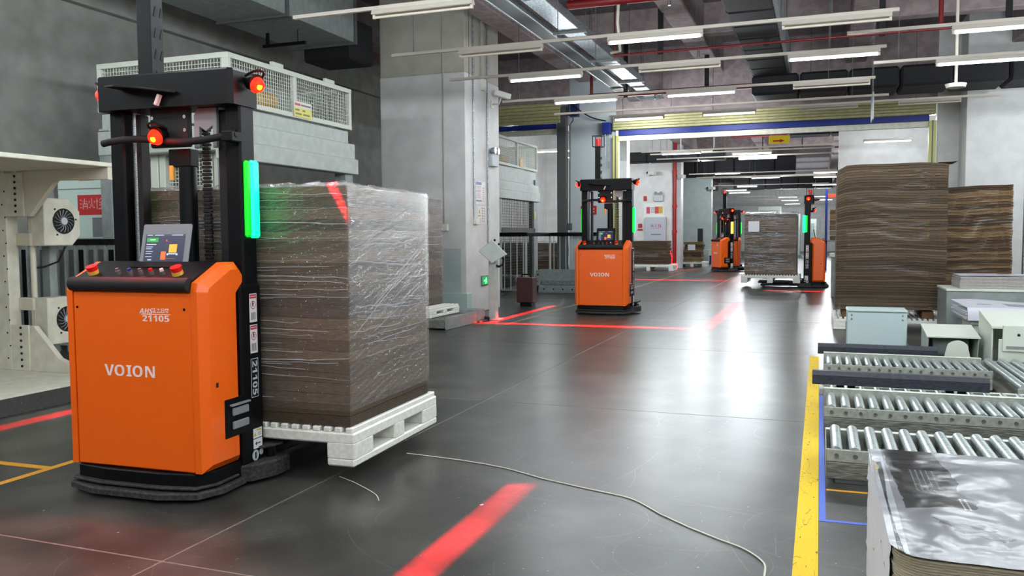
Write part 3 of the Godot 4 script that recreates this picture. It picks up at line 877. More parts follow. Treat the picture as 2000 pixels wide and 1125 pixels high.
# a driverless pallet stacker: origin on the floor under the middle of its orange front, front towards +z
func truck(label: String, at: Vector3, turn: float, size: float, o: Dictionary) -> Node3D:
	var r := thing("stacker_truck", label, "truck", at, turn, "orange driverless stacker trucks")
	r.scale = Vector3(0.96, 1.0, 1.0) * size
	# chassis and bumper
	var base := poly([[-0.5, -0.56], [-0.5, -0.1], [-0.43, 0.0], [-0.2, 0.035], [0.2, 0.035], [0.43, 0.0], [0.5, -0.1], [0.5, -0.56]])
	part("chassis", MB.new().plan(base, 0.04, 0.16, 0.006), M.black, r)
	var bump := poly([[-0.53, -0.34], [-0.54, -0.12], [-0.47, 0.03], [-0.24, 0.1], [0.24, 0.1], [0.47, 0.03], [0.54, -0.12], [0.53, -0.34], [0.49, -0.34], [0.49, -0.1], [0.43, -0.01], [0.2, 0.03], [-0.2, 0.03], [-0.43, -0.01], [-0.49, -0.1], [-0.49, -0.34]])
	part("bumper_strip", MB.new().plan(bump, 0.025, 0.062, 0.008), M.rubber, r)
	part("bumper_strip", MB.new().plan(poly([[-0.51, -0.3], [-0.515, -0.1], [-0.45, 0.03], [-0.22, 0.07], [0.22, 0.07], [0.45, 0.03], [0.515, -0.1], [0.51, -0.3], [0.49, -0.3], [0.49, -0.1], [0.43, -0.01], [0.2, 0.03], [-0.2, 0.03], [-0.43, -0.01], [-0.49, -0.1], [-0.49, -0.3]]), 0.078, 0.09, 0.004), M.rubber, r)
	for s in [-0.3, 0.3]:
		part("wheel", MB.new().cyl(Vector3(s - 0.04, 0.055, -0.25), Vector3(s + 0.04, 0.055, -0.25), 0.055, -1, 16), M.rubber, r)
	# orange body
	var fp := part("front_panel", MB.new().bx(-0.432, 0.432, 0.165, 1.195, -0.06, 0.0, 0.008), M.orange, r)
	for s in [-0.4, 0.39]:
		part("screw", MB.new().cyl(Vector3(s, 1.10, 0.0), Vector3(s, 1.10, 0.003), 0.008, -1, 8), M.black, fp)
	part("body_core", MB.new().bx(-0.42, 0.42, 0.16, 1.19, -0.5, -0.06, 0.004), M.black_matt, r)
	var prof := poly([[0.0, 0.165], [0.0, 1.20], [-0.012, 1.25], [-0.235, 1.36], [-0.335, 1.36], [-0.40, 1.30], [-0.40, 1.22], [-0.335, 1.16], [-0.335, 0.165]])
	for s in [-1, 1]:
		var ck := part("cheek", MB.new().side(prof, s * 0.436, s * 0.525, 0.045), M.orange, r)
		part("keyhole", MB.new().box(Vector3(s * 0.5245, 0.66, -0.1), Vector3(0.003, 0.028, 0.022), 0.0), M.black_matt, ck)
	# operating console
	var con := part("console", MB.new().side(poly([[-0.02, 1.19], [0.0, 1.20], [0.0, 1.262], [-0.23, 1.362], [-0.36, 1.362], [-0.36, 1.19]]), -0.434, 0.434, 0.004), M.black, r)
	part("padded_edge", MB.new().cyl(Vector3(-0.434, 1.238, 0.0), Vector3(0.434, 1.238, 0.0), 0.042, -1, 16), M.black_matt, r)
	var top := func(x: float, z: float) -> Vector3: return Vector3(x, 1.262 - z / 0.23 * 0.1, z)
	var up := Vector3(0, 0.917, 0.399)
	for x in [-0.34, 0.29]:
		var p: Vector3 = top.call(x, -0.075)
		var es := part("emergency_button", MB.new().cyl(p + up * 0.022, p + up * 0.05, 0.03, 0.034, 16), M.red_knob, r)
		part("collar", MB.new().cyl(p, p + up * 0.022, 0.032, -1, 16), M.amber, es)
	for q in [[-0.15, M.chrome], [-0.06, M.blue], [0.02, M.chrome], [0.10, M.red_knob], [0.18, M.white_ink]]:
		var p: Vector3 = top.call(q[0], -0.075)
		var kn := part("knob", MB.new().cyl(p, p + up * 0.022, 0.017, 0.014, 12), M.chrome, r)
		part("cap", MB.new().cyl(p + up * 0.022, p + up * 0.036, 0.011, -1, 10), q[1], kn)
	part("console_slot", MB.new().bar(top.call(-0.14, -0.16) + up * 0.002, top.call(0.2, -0.16) + up * 0.002, 0.014, 0.003, 0.0), M.black_matt, con)
	# tablet
	var tb := MB.new()
	var tilt := Transform3D(Basis(Vector3(1, 0, 0), -0.22), Vector3(0.02, 1.345, -0.25))
	tb.t = tilt
	tb.bx(-0.185, 0.185, 0.0, 0.25, -0.02, 0.0, 0.008)
	var tab := part("tablet", tb, M.grey_label if o.get("grey_tablet", false) else M.black, r)
	var sm := MB.new()
	sm.t = tilt
	sm.quad(Vector3(-0.15, 0.012, 0.002), Vector3(0.15, 0.012, 0.002), Vector3(0.15, 0.185, 0.002), Vector3(-0.15, 0.185, 0.002), Vector3(0, 0, 1))
	part("screen", sm, screen_mat(), tab)
	# mast
	for s in [-1, 1]:
		part("mast_column", MB.new().bx(s * 0.39, s * 0.505, 0.16, 2.30, -0.545, -0.40, 0.012), M.black, r)
		part("side_housing", MB.new().bx(s * 0.40, s * 0.522, 0.12, 1.22, -0.548, -0.337, 0.014), M.black, r)
		part("inner_rail", MB.new().bx(s * 0.30, s * 0.37, 0.2, 2.28, -0.53, -0.45, 0.006), M.black_matt, r)
	part("crossbeam", MB.new().plan(poly([[-0.515, -0.56], [-0.515, -0.335], [-0.49, -0.305], [0.49, -0.305], [0.515, -0.335], [0.515, -0.56]]), 2.29, 2.50, 0.012), M.black, r)
	part("rear_crossbeam", MB.new().bx(-0.4, 0.4, 0.3, 0.5, -0.54, -0.48, 0.008), M.black, r)
	part("lift_cylinder", MB.new().cyl(Vector3(-0.35, 1.2, -0.47), Vector3(-0.35, 2.29, -0.47), 0.026, -1, 16), M.steel, r)
	var hy := part("hydraulic_ram", MB.new().cyl(Vector3(0.065, 1.1, -0.45), Vector3(0.065, 1.94, -0.45), 0.055, -1, 16), M.black, r)
	part("ram_head", MB.new().bx(-0.05, 0.12, 1.94, 2.05, -0.49, -0.41, 0.006), M.black, hy)
	part("hose_fitting", MB.new().cyl(Vector3(-0.03, 1.86, -0.42), Vector3(-0.03, 1.95, -0.42), 0.02, -1, 10), M.amber, hy)
	var ch := MB.new()
	for k in 46:
		ch.box(Vector3(0.205, 1.24 + k * 0.0225, -0.46), Vector3(0.06 if k % 2 else 0.048, 0.019, 0.03), 0.004)
	part("lift_chain", ch, M.black_matt, r)
	part("pulley_plate", MB.new().prism(poly([[0.15, 2.05], [0.15, 2.25], [0.18, 2.29], [0.32, 2.29], [0.32, 2.05], [0.29, 2.05], [0.29, 2.18], [0.24, 2.15], [0.19, 2.18], [0.19, 2.05]]), -0.44, -0.415, 0.003), M.grey_label, r)
	var cp := part("carriage_plate", MB.new().bx(-0.17, 0.13, 2.06, 2.33, -0.43, -0.39, 0.008), M.black_matt, r)
	for q in [[-0.145, 2.24], [-0.145, 2.16], [0.105, 2.24], [0.105, 2.16]]:
		part("bolt", MB.new().cyl(Vector3(q[0], q[1], -0.392), Vector3(q[0], q[1], -0.383), 0.012, -1, 8), M.chrome, cp)
	# cable bundle across the mast
	var cb := PackedVector3Array()
	for k in 17:
		var u := k / 16.0
		cb.append(Vector3(lerpf(-0.47, 0.52, u), 2.09 + 0.02 * sin(u * 7.0) + 0.012 * u, -0.33 + 0.02 * cos(u * 9.0)))
	part("cable_bundle", MB.new().tube(cb, 0.022, 8), M.black_matt, r)
	part("cable_clip", MB.new().bx(0.44, 0.52, 2.07, 2.13, -0.40, -0.30, 0.005), M.black, r)
	# pole with the navigation head
	var ph: float = o.get("pole", 3.1)
	var pl := part("pole", MB.new().bx(-0.22, -0.11, 2.40, ph, -0.47, -0.36, 0.004), M.black, r)
	var k2 := 0
	while 2.5 + k2 * 0.13 < ph - 0.1:
		for dz in [-0.035, 0.015]:
			var sl := MB.new()
			sl.t = Transform3D(Basis(Vector3(1, 0, 0), -0.28), Vector3(-0.1085, 2.5 + k2 * 0.13, -0.415 + dz))
			sl.box(Vector3.ZERO, Vector3(0.003, 0.06, 0.014), 0.0)
			part("slot", sl, M.black_matt, pl)
		k2 += 1
	var cg := MB.new()
	for a in [[-0.255, -0.505], [-0.075, -0.505], [-0.255, -0.325], [-0.075, -0.325]]:
		cg.bx(a[0] - 0.006, a[0] + 0.006, ph, ph + 0.2, a[1] - 0.006, a[1] + 0.006, 0.0)
	for y in [ph, ph + 0.2]:
		cg.bx(-0.261, -0.069, y - 0.006, y + 0.006, -0.511, -0.499, 0.0)
		cg.bx(-0.261, -0.069, y - 0.006, y + 0.006, -0.331, -0.319, 0.0)
		cg.bx(-0.261, -0.249, y - 0.006, y + 0.006, -0.505, -0.325, 0.0)
		cg.bx(-0.081, -0.069, y - 0.006, y + 0.006, -0.505, -0.325, 0.0)
	part("sensor_cage", cg, M.black, r)
	part("laser_scanner", MB.new().cyl(Vector3(-0.165, ph + 0.01, -0.415), Vector3(-0.165, ph + 0.15, -0.415), 0.05, 0.055, 16), M.red_knob, r)
	# bracket at the foot of the pole
	var bk := MB.new()
	bk.t = Transform3D(Basis(Vector3(0, 0, 1), -0.10) * Basis(Vector3(0, 1, 0), 0.15), Vector3(-0.07, 2.395, -0.27))
	bk.plan(poly([[-0.28, 0.02], [-0.16, 0.1], [0.0, 0.1], [0.2, 0.02], [0.2, -0.12], [-0.2, -0.12]]), -0.01, 0.0, 0.002)
	part("pole_bracket", bk, M.black, r)
	part("cable_tie", MB.new().bar(Vector3(-0.015, 2.30, -0.28), Vector3(0.015, 2.36, -0.28), 0.03, 0.02, 0.002), M.white_ink, r)
	# warning lamps
	warning_lamp(r, Vector3(-0.04, 2.13, -0.33), Vector3(0, -0.25, 1).normalized())
	for s in [-1, 1]:
		warning_lamp(r, Vector3(s * 0.565, 2.43, -0.46), Vector3(s, -0.25, 0.25).normalized())
		part("lamp_arm", MB.new().tube(PackedVector3Array([Vector3(s * 0.5, 2.41, -0.46), Vector3(s * 0.53, 2.46, -0.46), Vector3(s * 0.56, 2.44, -0.46)]), 0.014, 6), M.black, r)
	# running lights
	for s in [-1, 1]:
		if o.get("yellow", false) and s == 1:
			part("running_light", MB.new().bx(0.505, 0.535, 1.50, 1.97, -0.53, -0.42, 0.012), M.yellow_glow, r)
			continue
		var rear := 0.0 if s > 0 else 0.055
		var gl := part("running_light", MB.new().bx(s * 0.505, s * 0.545, 1.50, 1.97, -0.535 - rear, -0.455 - rear, 0.014), M.green_glow, r)
		part("light_edge", MB.new().bx(s * 0.505, s * 0.538, 1.505, 1.965, -0.454 - rear, -0.41 - rear, 0.012), M.green_side, gl)
		if o.get("near", false):
			var al := AreaLight3D.new()
			al.name = "green_light"
			al.area_size = Vector2(0.06, 0.44)
			al.light_color = Color(0.02, 1.0, 0.45)
			al.light_energy = 0.005
			al.shadow_enabled = true
			al.transform = Transform3D(Basis(Vector3(0, 1, 0), -PI / 2 * s), Vector3(s * 0.549, 1.735, -0.495 - rear))
			r.add_child(al, true)
	# battery socket
	for s in [-1, 1]:
		if s == 1:
			socket(r)
		# outrigger shoe
		part("outrigger", MB.new().plan(poly([[s * 0.44, -0.3], [s * 0.56, -0.36], [s * 0.63, -0.52], [s * 0.63, -0.66], [s * 0.58, -0.7], [s * 0.44, -0.7]]), 0.03, 0.13, 0.012), M.rubber, r)
		part("outrigger_cover", MB.new().plan(poly([[s * 0.48, -0.46], [s * 0.56, -0.5], [s * 0.61, -0.62], [s * 0.58, -0.67], [s * 0.48, -0.66]]), 0.20, 0.212, 0.003), M.rubber, r)
		part("outrigger_pin", MB.new().cyl(Vector3(s * 0.54, 0.12, -0.58), Vector3(s * 0.54, 0.2, -0.58), 0.03, -1, 12), M.black, r)
		part("fork", MB.new().bx(s * 0.20, s * 0.36, 0.11, 0.16, -1.75, -0.54, 0.008), M.black, r)
		part("load_wheel", MB.new().cyl(Vector3(s * 0.28 - 0.04, 0.04, -1.6), Vector3(s * 0.28 + 0.04, 0.04, -1.6), 0.04, -1, 14), M.rubber, r)
		part("straddle_leg", MB.new().bx(s * 0.22, s * 0.34, 0.035, 0.09, -1.68, -0.54, 0.008), M.black, r)
	# lettering
	words("VOION", 0.066, M.white_ink, r, Transform3D(Basis.IDENTITY, Vector3(-0.015, 0.735, 0.0005)), true, 1.28)
	words("21105" if o.get("near", false) else "21106", 0.035, M.white_ink, r, Transform3D(Basis.IDENTITY, Vector3(0.185, 1.045, 0.0005)), true, 1.5)
	part("underline", MB.new().bx(0.08, 0.29, 1.067, 1.071, 0.0, 0.0015, 0.0), M.white_ink, r)
	words("AHS", 0.028, M.white_ink, r, Transform3D(Basis(Vector3(1, 0, 0), Vector3(0.25, 1, 0), Vector3(0, 0, 1)), Vector3(0.118, 1.087, 0.0005)), true, 1.3)
	var gm := MB.new()
	var gp := [[[0, 0, 4, 1], [0, 4, 4, 1], [2, 0, 1, 7], [0, 6, 5, 1]], [[0, 1, 5, 1], [2, 0, 1, 4], [0, 5, 2, 2], [3, 5, 2, 2]], [[0, 0, 5, 1], [0, 0, 1, 6], [4, 0, 1, 6], [0, 3, 5, 1], [0, 6, 5, 1]], [[0, 0, 2, 3], [3, 0, 2, 3], [0, 4, 5, 1], [1, 4, 1, 3], [3, 4, 1, 3]]]
	for k in 4:
		for q in gp[k]:
			gm.bx(0.165 + k * 0.03 + q[0] * 0.005, 0.165 + k * 0.03 + (q[0] + q[2]) * 0.005 - 0.001, 1.104 - (q[1] + q[3]) * 0.0036, 1.104 - q[1] * 0.0036 - 0.0008, 0.0, 0.0015, 0.0)
	part("lettering", gm, M.white_ink, r)
	# stickers on the side housings
	for sd in o.get("sticker_sides", [1.0]):
		for y in [1.075, 0.885]:
			var im := Image.create(48, 128, false, Image.FORMAT_RGBA8)
			im.fill(Color(0.86, 0.84, 0.84))
			im.fill_rect(Rect2i(3, 4, 42, 18), Color(0.72, 0.22, 0.26))
			im.fill_rect(Rect2i(6, 11, 36, 3), Color(0.86, 0.84, 0.84))
			for k in 40:
				var a := TAU * k / 40.0
				im.fill_rect(Rect2i(int(23 + 15 * cos(a)), int(50 + 17 * sin(a)), 3, 3), Color(0.72, 0.16, 0.20))
			strokes(im, [[4, 0, 3, 3], [3, 3, 3, 5], [6, 4, 3, 2], [3, 8, 2, 3], [6, 8, 2, 3]], 12, 36, 2, Color(0.12, 0.12, 0.12))
			for k in 4:
				im.fill_rect(Rect2i(10 + k * 8, 84, 4, 34), Color(0.25, 0.25, 0.25))
			sticker(r, "sticker", im, Vector3(sd * 0.5235, y, -0.46), 0.075, 0.175)
		var pm := Image.create(48, 192, false, Image.FORMAT_RGBA8)
		pm.fill(Color(0.75, 0.77, 0.80))
		pm.fill_rect(Rect2i(3, 3, 42, 186), Color(0.04, 0.045, 0.055))
		sticker(r, "number_plate", pm, Vector3(sd * 0.5235, 0.645, -0.46), 0.075, 0.24)
		words("21105" if o.get("near", false) else "21106", 0.046, M.light_grey, r, Transform3D(Basis(Vector3(0, 1, 0), PI / 2 * sd) * Basis(Vector3(0, 0, 1), -PI / 2), Vector3(sd * 0.524, 0.645, -0.46)), true, 1.25)
		var w1 := Image.create(64, 48, false, Image.FORMAT_RGBA8)
		w1.fill(Color(0.88, 0.88, 0.86))
		w1.fill_rect(Rect2i(26, 6, 34, 8), Color(0.80, 0.72, 0.10))
		for k in 20:
			w1.fill_rect(Rect2i(14 - k / 2, 18 + k, maxi(1, k), 1), Color(0.80, 0.70, 0.10))
		for k in 3:
			w1.fill_rect(Rect2i(34, 22 + k * 6, 24, 2), Color(0.4, 0.4, 0.4))
		sticker(r, "sticker", w1, Vector3(sd * 0.5235, 0.30, -0.475), 0.09, 0.06)
		var w2 := Image.create(64, 48, false, Image.FORMAT_RGBA8)
		w2.fill(Color(0.88, 0.88, 0.88))
		w2.fill_rect(Rect2i(16, 21, 36, 5), Color(0.05, 0.05, 0.05))
		for k in 10:
			w2.fill_rect(Rect2i(12 + k, 23 - k, 3, 1 + 2 * k), Color(0.05, 0.05, 0.05) if k > 6 or k < 3 else Color(0.05, 0.05, 0.05))
		sticker(r, "sticker", w2, Vector3(sd * 0.5235, 0.235, -0.475), 0.09, 0.06)
		part("round_sticker", MB.new().cyl(Vector3(sd * 0.522, 0.165, -0.45), Vector3(sd * 0.5238, 0.165, -0.45), 0.033, -1, 20), M.light_grey, r)
		part("round_sticker", MB.new().cyl(Vector3(sd * 0.522, 0.175, -0.51), Vector3(sd * 0.5238, 0.175, -0.51), 0.02, -1, 16), M.light_grey, r)
		part("sticker_mark", MB.new().bx(sd * 0.5235, sd * 0.5245, 0.145, 0.185, -0.457, -0.443, 0.0), M.black, r)
	if o.get("spill", false):
		# the wide edge of the front lamp's beam, on the floor ahead of the truck
		var sp := SpotLight3D.new()
		sp.name = "lamp_light"
		sp.light_color = Color(1.0, 0.08, 0.06)
		sp.light_energy = 7.0
		sp.light_size = 0.03
		sp.spot_range = 15.0
		sp.spot_attenuation = 2.0
		sp.spot_angle = 46.0
		sp.spot_angle_attenuation = 1.0
		sp.shadow_enabled = true
		sp.transform = Transform3D(Basis.looking_at(Vector3(0.1, -2.0, 2.2)), Vector3(-0.04, 2.06, -0.2))
		r.add_child(sp, true)
	for ln in o.get("lines", []):
		red_line(r.transform * ln[0], ln[1], ln[2], ln[3], ln[4], ln[5] if ln.size() > 5 else 1.25)
	return r

var screen_cache: StandardMaterial3D
func screen_mat() -> StandardMaterial3D:
	if screen_cache: return screen_cache
	var im := Image.create(240, 150, false, Image.FORMAT_RGBA8)
	im.fill(Color(0.10, 0.11, 0.22))
	im.fill_rect(Rect2i(0, 0, 240, 10), Color(0.16, 0.17, 0.28))
	for q in [[8, 3, 34, 3], [54, 3, 56, 3], [160, 3, 66, 3], [10, 52, 60, 4], [10, 66, 40, 3], [10, 76, 34, 3], [10, 90, 44, 3], [10, 102, 36, 3], [10, 118, 40, 3], [26, 134, 24, 5]]:
		im.fill_rect(Rect2i(q[0], q[1], q[2], q[3]), Color(0.80, 0.82, 0.88))
	im.fill_rect(Rect2i(10, 18, 70, 24), Color(0.12, 0.55, 0.22))
	im.fill_rect(Rect2i(28, 27, 34, 5), Color(0.75, 0.95, 0.78))
	im.fill_rect(Rect2i(104, 92, 30, 44), Color(0.92, 0.38, 0.12))
	im.fill_rect(Rect2i(126, 28, 10, 10), Color(0.85, 0.2, 0.25))
	im.fill_rect(Rect2i(130, 38, 3, 56), Color(0.2, 0.2, 0.26))
	im.fill_rect(Rect2i(150, 54, 48, 44), Color(0.95, 0.66, 0.16))
	im.fill_rect(Rect2i(140, 102, 66, 5), Color(0.75, 0.80, 0.95))
	im.fill_rect(Rect2i(140, 107, 10, 5), Color(0.75, 0.80, 0.95))
	im.fill_rect(Rect2i(196, 107, 10, 5), Color(0.75, 0.80, 0.95))
	im.fill_rect(Rect2i(104, 128, 90, 3), Color(0.6, 0.3, 0.15))
	var m := img_mat(im, 0.3)
	m.emission_enabled = true
	m.emission_texture = m.albedo_texture
	m.emission_energy_multiplier = 0.55
	screen_cache = m
	return m

func trucks() -> void:
	# the near truck, turned a little; the red lines are given on the floor
	var left := Vector3(-0.66, 2.38, -0.46)
	var right := Vector3(0.66, 2.38, -0.46)
	var front := Vector3(-0.04, 2.08, -0.20)
	truck("large orange truck in front, carrying the film-wrapped board stack, number 21105", Vector3(-3.72, 0, -3.71), 2.45, 1.0, {"near": true, "spill": true, "pole": 3.25, "grey_tablet": true, "lines": [
		[right, Vector3(-1.65, 0, -1.8), Vector3(-1.67, 0, -5.0), 0.19, 0.09],
		[left, Vector3(-6.1, 0, -3.4), Vector3(-6.1, 0, -6.4), 0.19, 0.1]]})
	truck("orange truck without a load, facing the camera in front of the yellow door jamb", Vector3(-3.9, 0, -15.4), -1.5, 1.04, {"near": true, "lines": [
		[front, Vector3(-5.5, 0, -13.35), Vector3(-1.7, 0, -13.5), 0.2, 0.11, 2.4],
		[left, Vector3(-5.4, 0, -13.4), Vector3(-5.37, 0, -17.0), 0.2, 0.12, 2.4],
		[right, Vector3(-1.7, 0, -13.5), Vector3(-1.68, 0, -18.9), 0.2, 0.13, 2.4]]})
	truck("orange truck seen from the side, carrying the wrapped dark stack beyond the doorway", Vector3(0.16, 0, -25.4), 90.0, 1.04, {"pole": 2.52, "sticker_sides": [-1.0], "lines": [
		[right, Vector3(0.3, 0, -28.2), Vector3(-5.8, 0, -28.2), 0.26, 0.2, 2.4],
		[left, Vector3(0.3, 0, -23.4), Vector3(-1.3, 0, -23.4), 0.22, 0.15, 2.4]]})
	truck("orange truck with a yellow running light, turned away at the far left of the doorway", Vector3(-4.05, 0, -35.4), -62.0, 1.04, {"yellow": true, "lines": [
		[front, Vector3(-7.2, 0, -36.2), Vector3(-5.0, 0, -36.9), 0.26, 0.2, 2.4]]})
	truck("orange truck half hidden behind the one with the yellow running light", Vector3(-3.75, 0, -37.2), 0.0, 1.04, {"sticker_sides": []})

# a plastic pallet: origin at its near left bottom corner, w along x, d along -z; fork mouths on the near side, slots on both ends
func pallet(label: String, at: Vector3, turn: float, w: float, d: float, h: float, m: Material) -> Node3D:
	var t := thing("plastic_pallet", label, "pallet", at, turn)
	var dk := h * 0.42
	var foot := h - dk
	# deck: solid rim with ribs across it
	part("deck", MB.new().bx(0, w, foot, h - 0.03, -d, 0, 0.01), m, t)
	var n := int(w / 0.075)
	for k in n:
		var x := (k + 0.5) * w / n
		part("rib", MB.new().bx(x - 0.024, x + 0.024, h - 0.032, h, -d + 0.005, -0.005, 0.006), m, t)
	# side walls at both ends with two slots each
	for s in [0, 1]:
		var x0 := 0.0 if s == 0 else w - 0.19
		var x1 := x0 + 0.19
		part("skid", MB.new().bx(x0, x1, 0, 0.05, -d, 0, 0.01), m, t)
		for q in [[0.0, 0.2], [0.44, 0.56], [0.8, 1.0]]:
			part("block", MB.new().bx(x0, x1, 0.045, foot + 0.01, -d * q[1], -d * q[0], 0.008), m, t)
	part("skid", MB.new().bx(w / 2 - 0.08, w / 2 + 0.08, 0, 0.05, -d, 0, 0.01), m, t)
	for q in [[0.0, 0.2], [0.42, 0.58], [0.8, 1.0]]:
		part("block", MB.new().bx(w / 2 - 0.08, w / 2 + 0.08, 0.045, foot + 0.01, -d * q[1], -d * q[0], 0.008), m, t)
	return t

# one sheet of board: an outline with ragged edges and a sagging height
func sheet(b: MB, w: float, d: float, y: float, th: float, sag: Callable, jit: float, cap: bool, r: RandomNumberGenerator) -> void:
	var ox := r.randf_range(-jit, jit)
	var oz := r.randf_range(-jit, jit)
	var nx := 12
	var nz := 6
	var pts := PackedVector2Array()
	for i in nx: pts.append(Vector2(w * i / nx, 0))
	for i in nz: pts.append(Vector2(w, -d * i / nz))
	for i in nx: pts.append(Vector2(w - w * i / nx, -d))
	for i in nz: pts.append(Vector2(0, -d + d * i / nz))
	var m := pts.size()
	for i in m:
		pts[i] += Vector2(ox + r.randf_range(-jit, jit) * 0.25, oz + r.randf_range(-jit, jit) * 0.25)
	for i in m:
		var p := pts[i]; var q := pts[(i + 1) % m]
		var y0: float = y + sag.call(p.x / w, -p.y / d, y); var y1: float = y + sag.call(q.x / w, -q.y / d, y)
		var nn := Vector3(-(q.y - p.y), 0, q.x - p.x).normalized()
		b.quad(Vector3(p.x, y0, p.y), Vector3(q.x, y1, q.y), Vector3(q.x, y1 + th, q.y), Vector3(p.x, y0 + th, p.y), nn)
		# the rim of the upper and lower face, which shows where sheets stand proud
		for f in [0.0, th]:
			var u := Vector3(0, 1.0 if f > 0.0 else -1.0, 0)
			var c := Vector3(w / 2, 0, -d / 2)
			var pi := Vector3(p.x, 0, p.y).lerp(c, 0.06); var qi := Vector3(q.x, 0, q.y).lerp(c, 0.06)
			b.quad(Vector3(p.x, y0 + f, p.y), Vector3(q.x, y1 + f, q.y), Vector3(qi.x, y1 + f, qi.z), Vector3(pi.x, y0 + f, pi.z), u)
	if cap:
		for i in nx:
			for j in nz:
				var f := func(a: int, c: int) -> Vector3:
					var u := float(a) / nx; var v := float(c) / nz
					return Vector3(ox + u * w, y + th + sag.call(u, v, y) + 0.0004, oz - v * d)
				b.quad(f.call(i, j), f.call(i + 1, j), f.call(i + 1, j + 1), f.call(i, j + 1), Vector3.UP)

# a stack of board sheets in bundles; every bundle is a part
func board_stack(t: Node3D, w: float, d: float, h: float, bundles: int, per: int, tones: Array, seed_no: int, jit: float, lean: float, sag: Callable, y_base := 0.0) -> void:
	var r := RandomNumberGenerator.new()
	r.seed = seed_no
	var th := h / (bundles * per)
	var drift := Vector2.ZERO
	for k in bundles:
		drift = drift * 0.7 + Vector2(r.randf_range(-lean, lean), r.randf_range(-lean, lean))
		var b := MB.new()
		b.t = Transform3D(Basis.IDENTITY, Vector3(drift.x, 0, drift.y))
		for i in per:
			sheet(b, w, d, y_base + (k * per + i) * th, th * (0.84 if i < per - 1 else 0.55), sag, jit, k == bundles - 1 and i == per - 1, r)
		part("board_bundle", b, tones[r.randi() % tones.size()], t)

# clear stretch film round a stack, with its gathered strands
func film_wrap(t: Node3D, w: float, d: float, y0: float, y1: float, seed_no: int, strands: int, fine := true) -> void:
	var f := FastNoiseLite.new()
	f.seed = seed_no
	f.frequency = 1.0
	f.fractal_octaves = 3
	var faces := [
		[Vector3(-0.012, 0, 0.014), Vector3(w + 0.024, 0, 0), Vector3(0, 0, 1), w],
		[Vector3(w + 0.014, 0, 0.012), Vector3(0, 0, -d - 0.024), Vector3(1, 0, 0), d],
		[Vector3(-0.014, 0, -d - 0.012), Vector3(0, 0, d + 0.024), Vector3(-1, 0, 0), d]]
	for q in faces:
		var nu := int(q[3] / (0.016 if fine else 0.05))
		var nv := int((y1 - y0) / (0.008 if fine else 0.03))
		var g := MB.new()
		g.grid(func(u: float, v: float) -> Vector3:
			var s: float = u * q[3]
			var yy: float = y0 + v * (y1 - y0)
			var a := f.get_noise_2d(s * 1.6 + q[2].x * 40.0, yy * 26.0 - s * 7.0)
			var c := f.get_noise_2d(s * 2.2 + 90.0 + q[2].x * 40.0, yy * 60.0 + s * 10.0)
			var tight := 1.0 - pow(absf(2.0 * u - 1.0), 6.0)
			return q[0] + q[1] * u + Vector3(0, yy, 0) + q[2] * ((a * 0.008 + absf(c) * -0.005) * (0.35 + 0.65 * tight)), nu, nv)
		part("stretch_film", g, M.film, t)
	# film folded over the rim
	var tp := MB.new()
	for q in faces:
		tp.grid(func(u: float, v: float) -> Vector3:
			var a := f.get_noise_2d(u * q[3] * 9.0 + q[2].x * 31.0 + q[2].z * 11.0, v * 3.0)
			var inn: float = sin(v * 1.6) * 0.16 + absf(a) * 0.06 * v
			return q[0] + q[1] * (u * (1.0 - 0.06 * v) + 0.03 * v) + Vector3(0, y1 - 0.004 + sin(v * 3.0) * (0.022 + a * 0.03), 0) - q[2] * inn, 70 if fine else 20, 8)
	part("film_rim", tp, M.film_gathered, t)
	if fine:
		# the upper half was wound twice
		var q = faces[1]
		var ov := MB.new()
		ov.grid(func(u: float, v: float) -> Vector3:
			var yy: float = lerpf(y0 + (y1 - y0) * (0.42 - 0.10 * u), y1 - 0.01, v)
			var a := f.get_noise_2d(u * 3.0 + 200.0, yy * 30.0 - u * 14.0)
			return q[0] + q[1] * u + Vector3(0, yy, 0) + q[2] * (0.006 + a * 0.008), 70, 90)
		part("film_overlap", ov, M.film, t)
	var r := RandomNumberGenerator.new()
	r.seed = seed_no + 3
	var st := MB.new()
	for k in strands:
		var q = faces[1] if k % 2 else faces[0]
		if not fine: q = faces[0]
		var mode := r.randf()
		var u0 := r.randf_range(-0.05, 0.6)
		var u1 := minf(1.0, u0 + r.randf_range(0.15, 0.8))
		u0 = maxf(u0, 0.0)
		var ya := r.randf_range(y0 + 0.05, y1 - 0.03)
		var yb := ya + r.randf_range(-0.08, 0.08) * (u1 - u0)
		if k % 8 == 1 and fine:
			ya = lerpf(y0, y1, r.randf_range(0.3, 0.75)); yb = minf(ya + r.randf_range(0.3, 0.6) * (u1 - u0), y1 - 0.02)
		var pts := PackedVector3Array()
		var rr := r.randf_range(0.0010, 0.0030) * (1.0 if fine else 2.2)
		if not fine: u1 = minf(u1, u0 + r.randf_range(0.06, 0.3))
		for i in 9:
			var u := lerpf(u0, u1, i / 8.0)
			pts.append(q[0] + q[1] * u + Vector3(0, lerpf(ya, yb, i / 8.0) + f.get_noise_2d(i * 0.4, k * 5.0) * 0.012, 0) + q[2] * 0.004)
		st.tube(pts, rr, 4, 0.6)
	var sp := part("film_strands", st, M.strand, t)
	sp.set_meta("kind", "stuff")

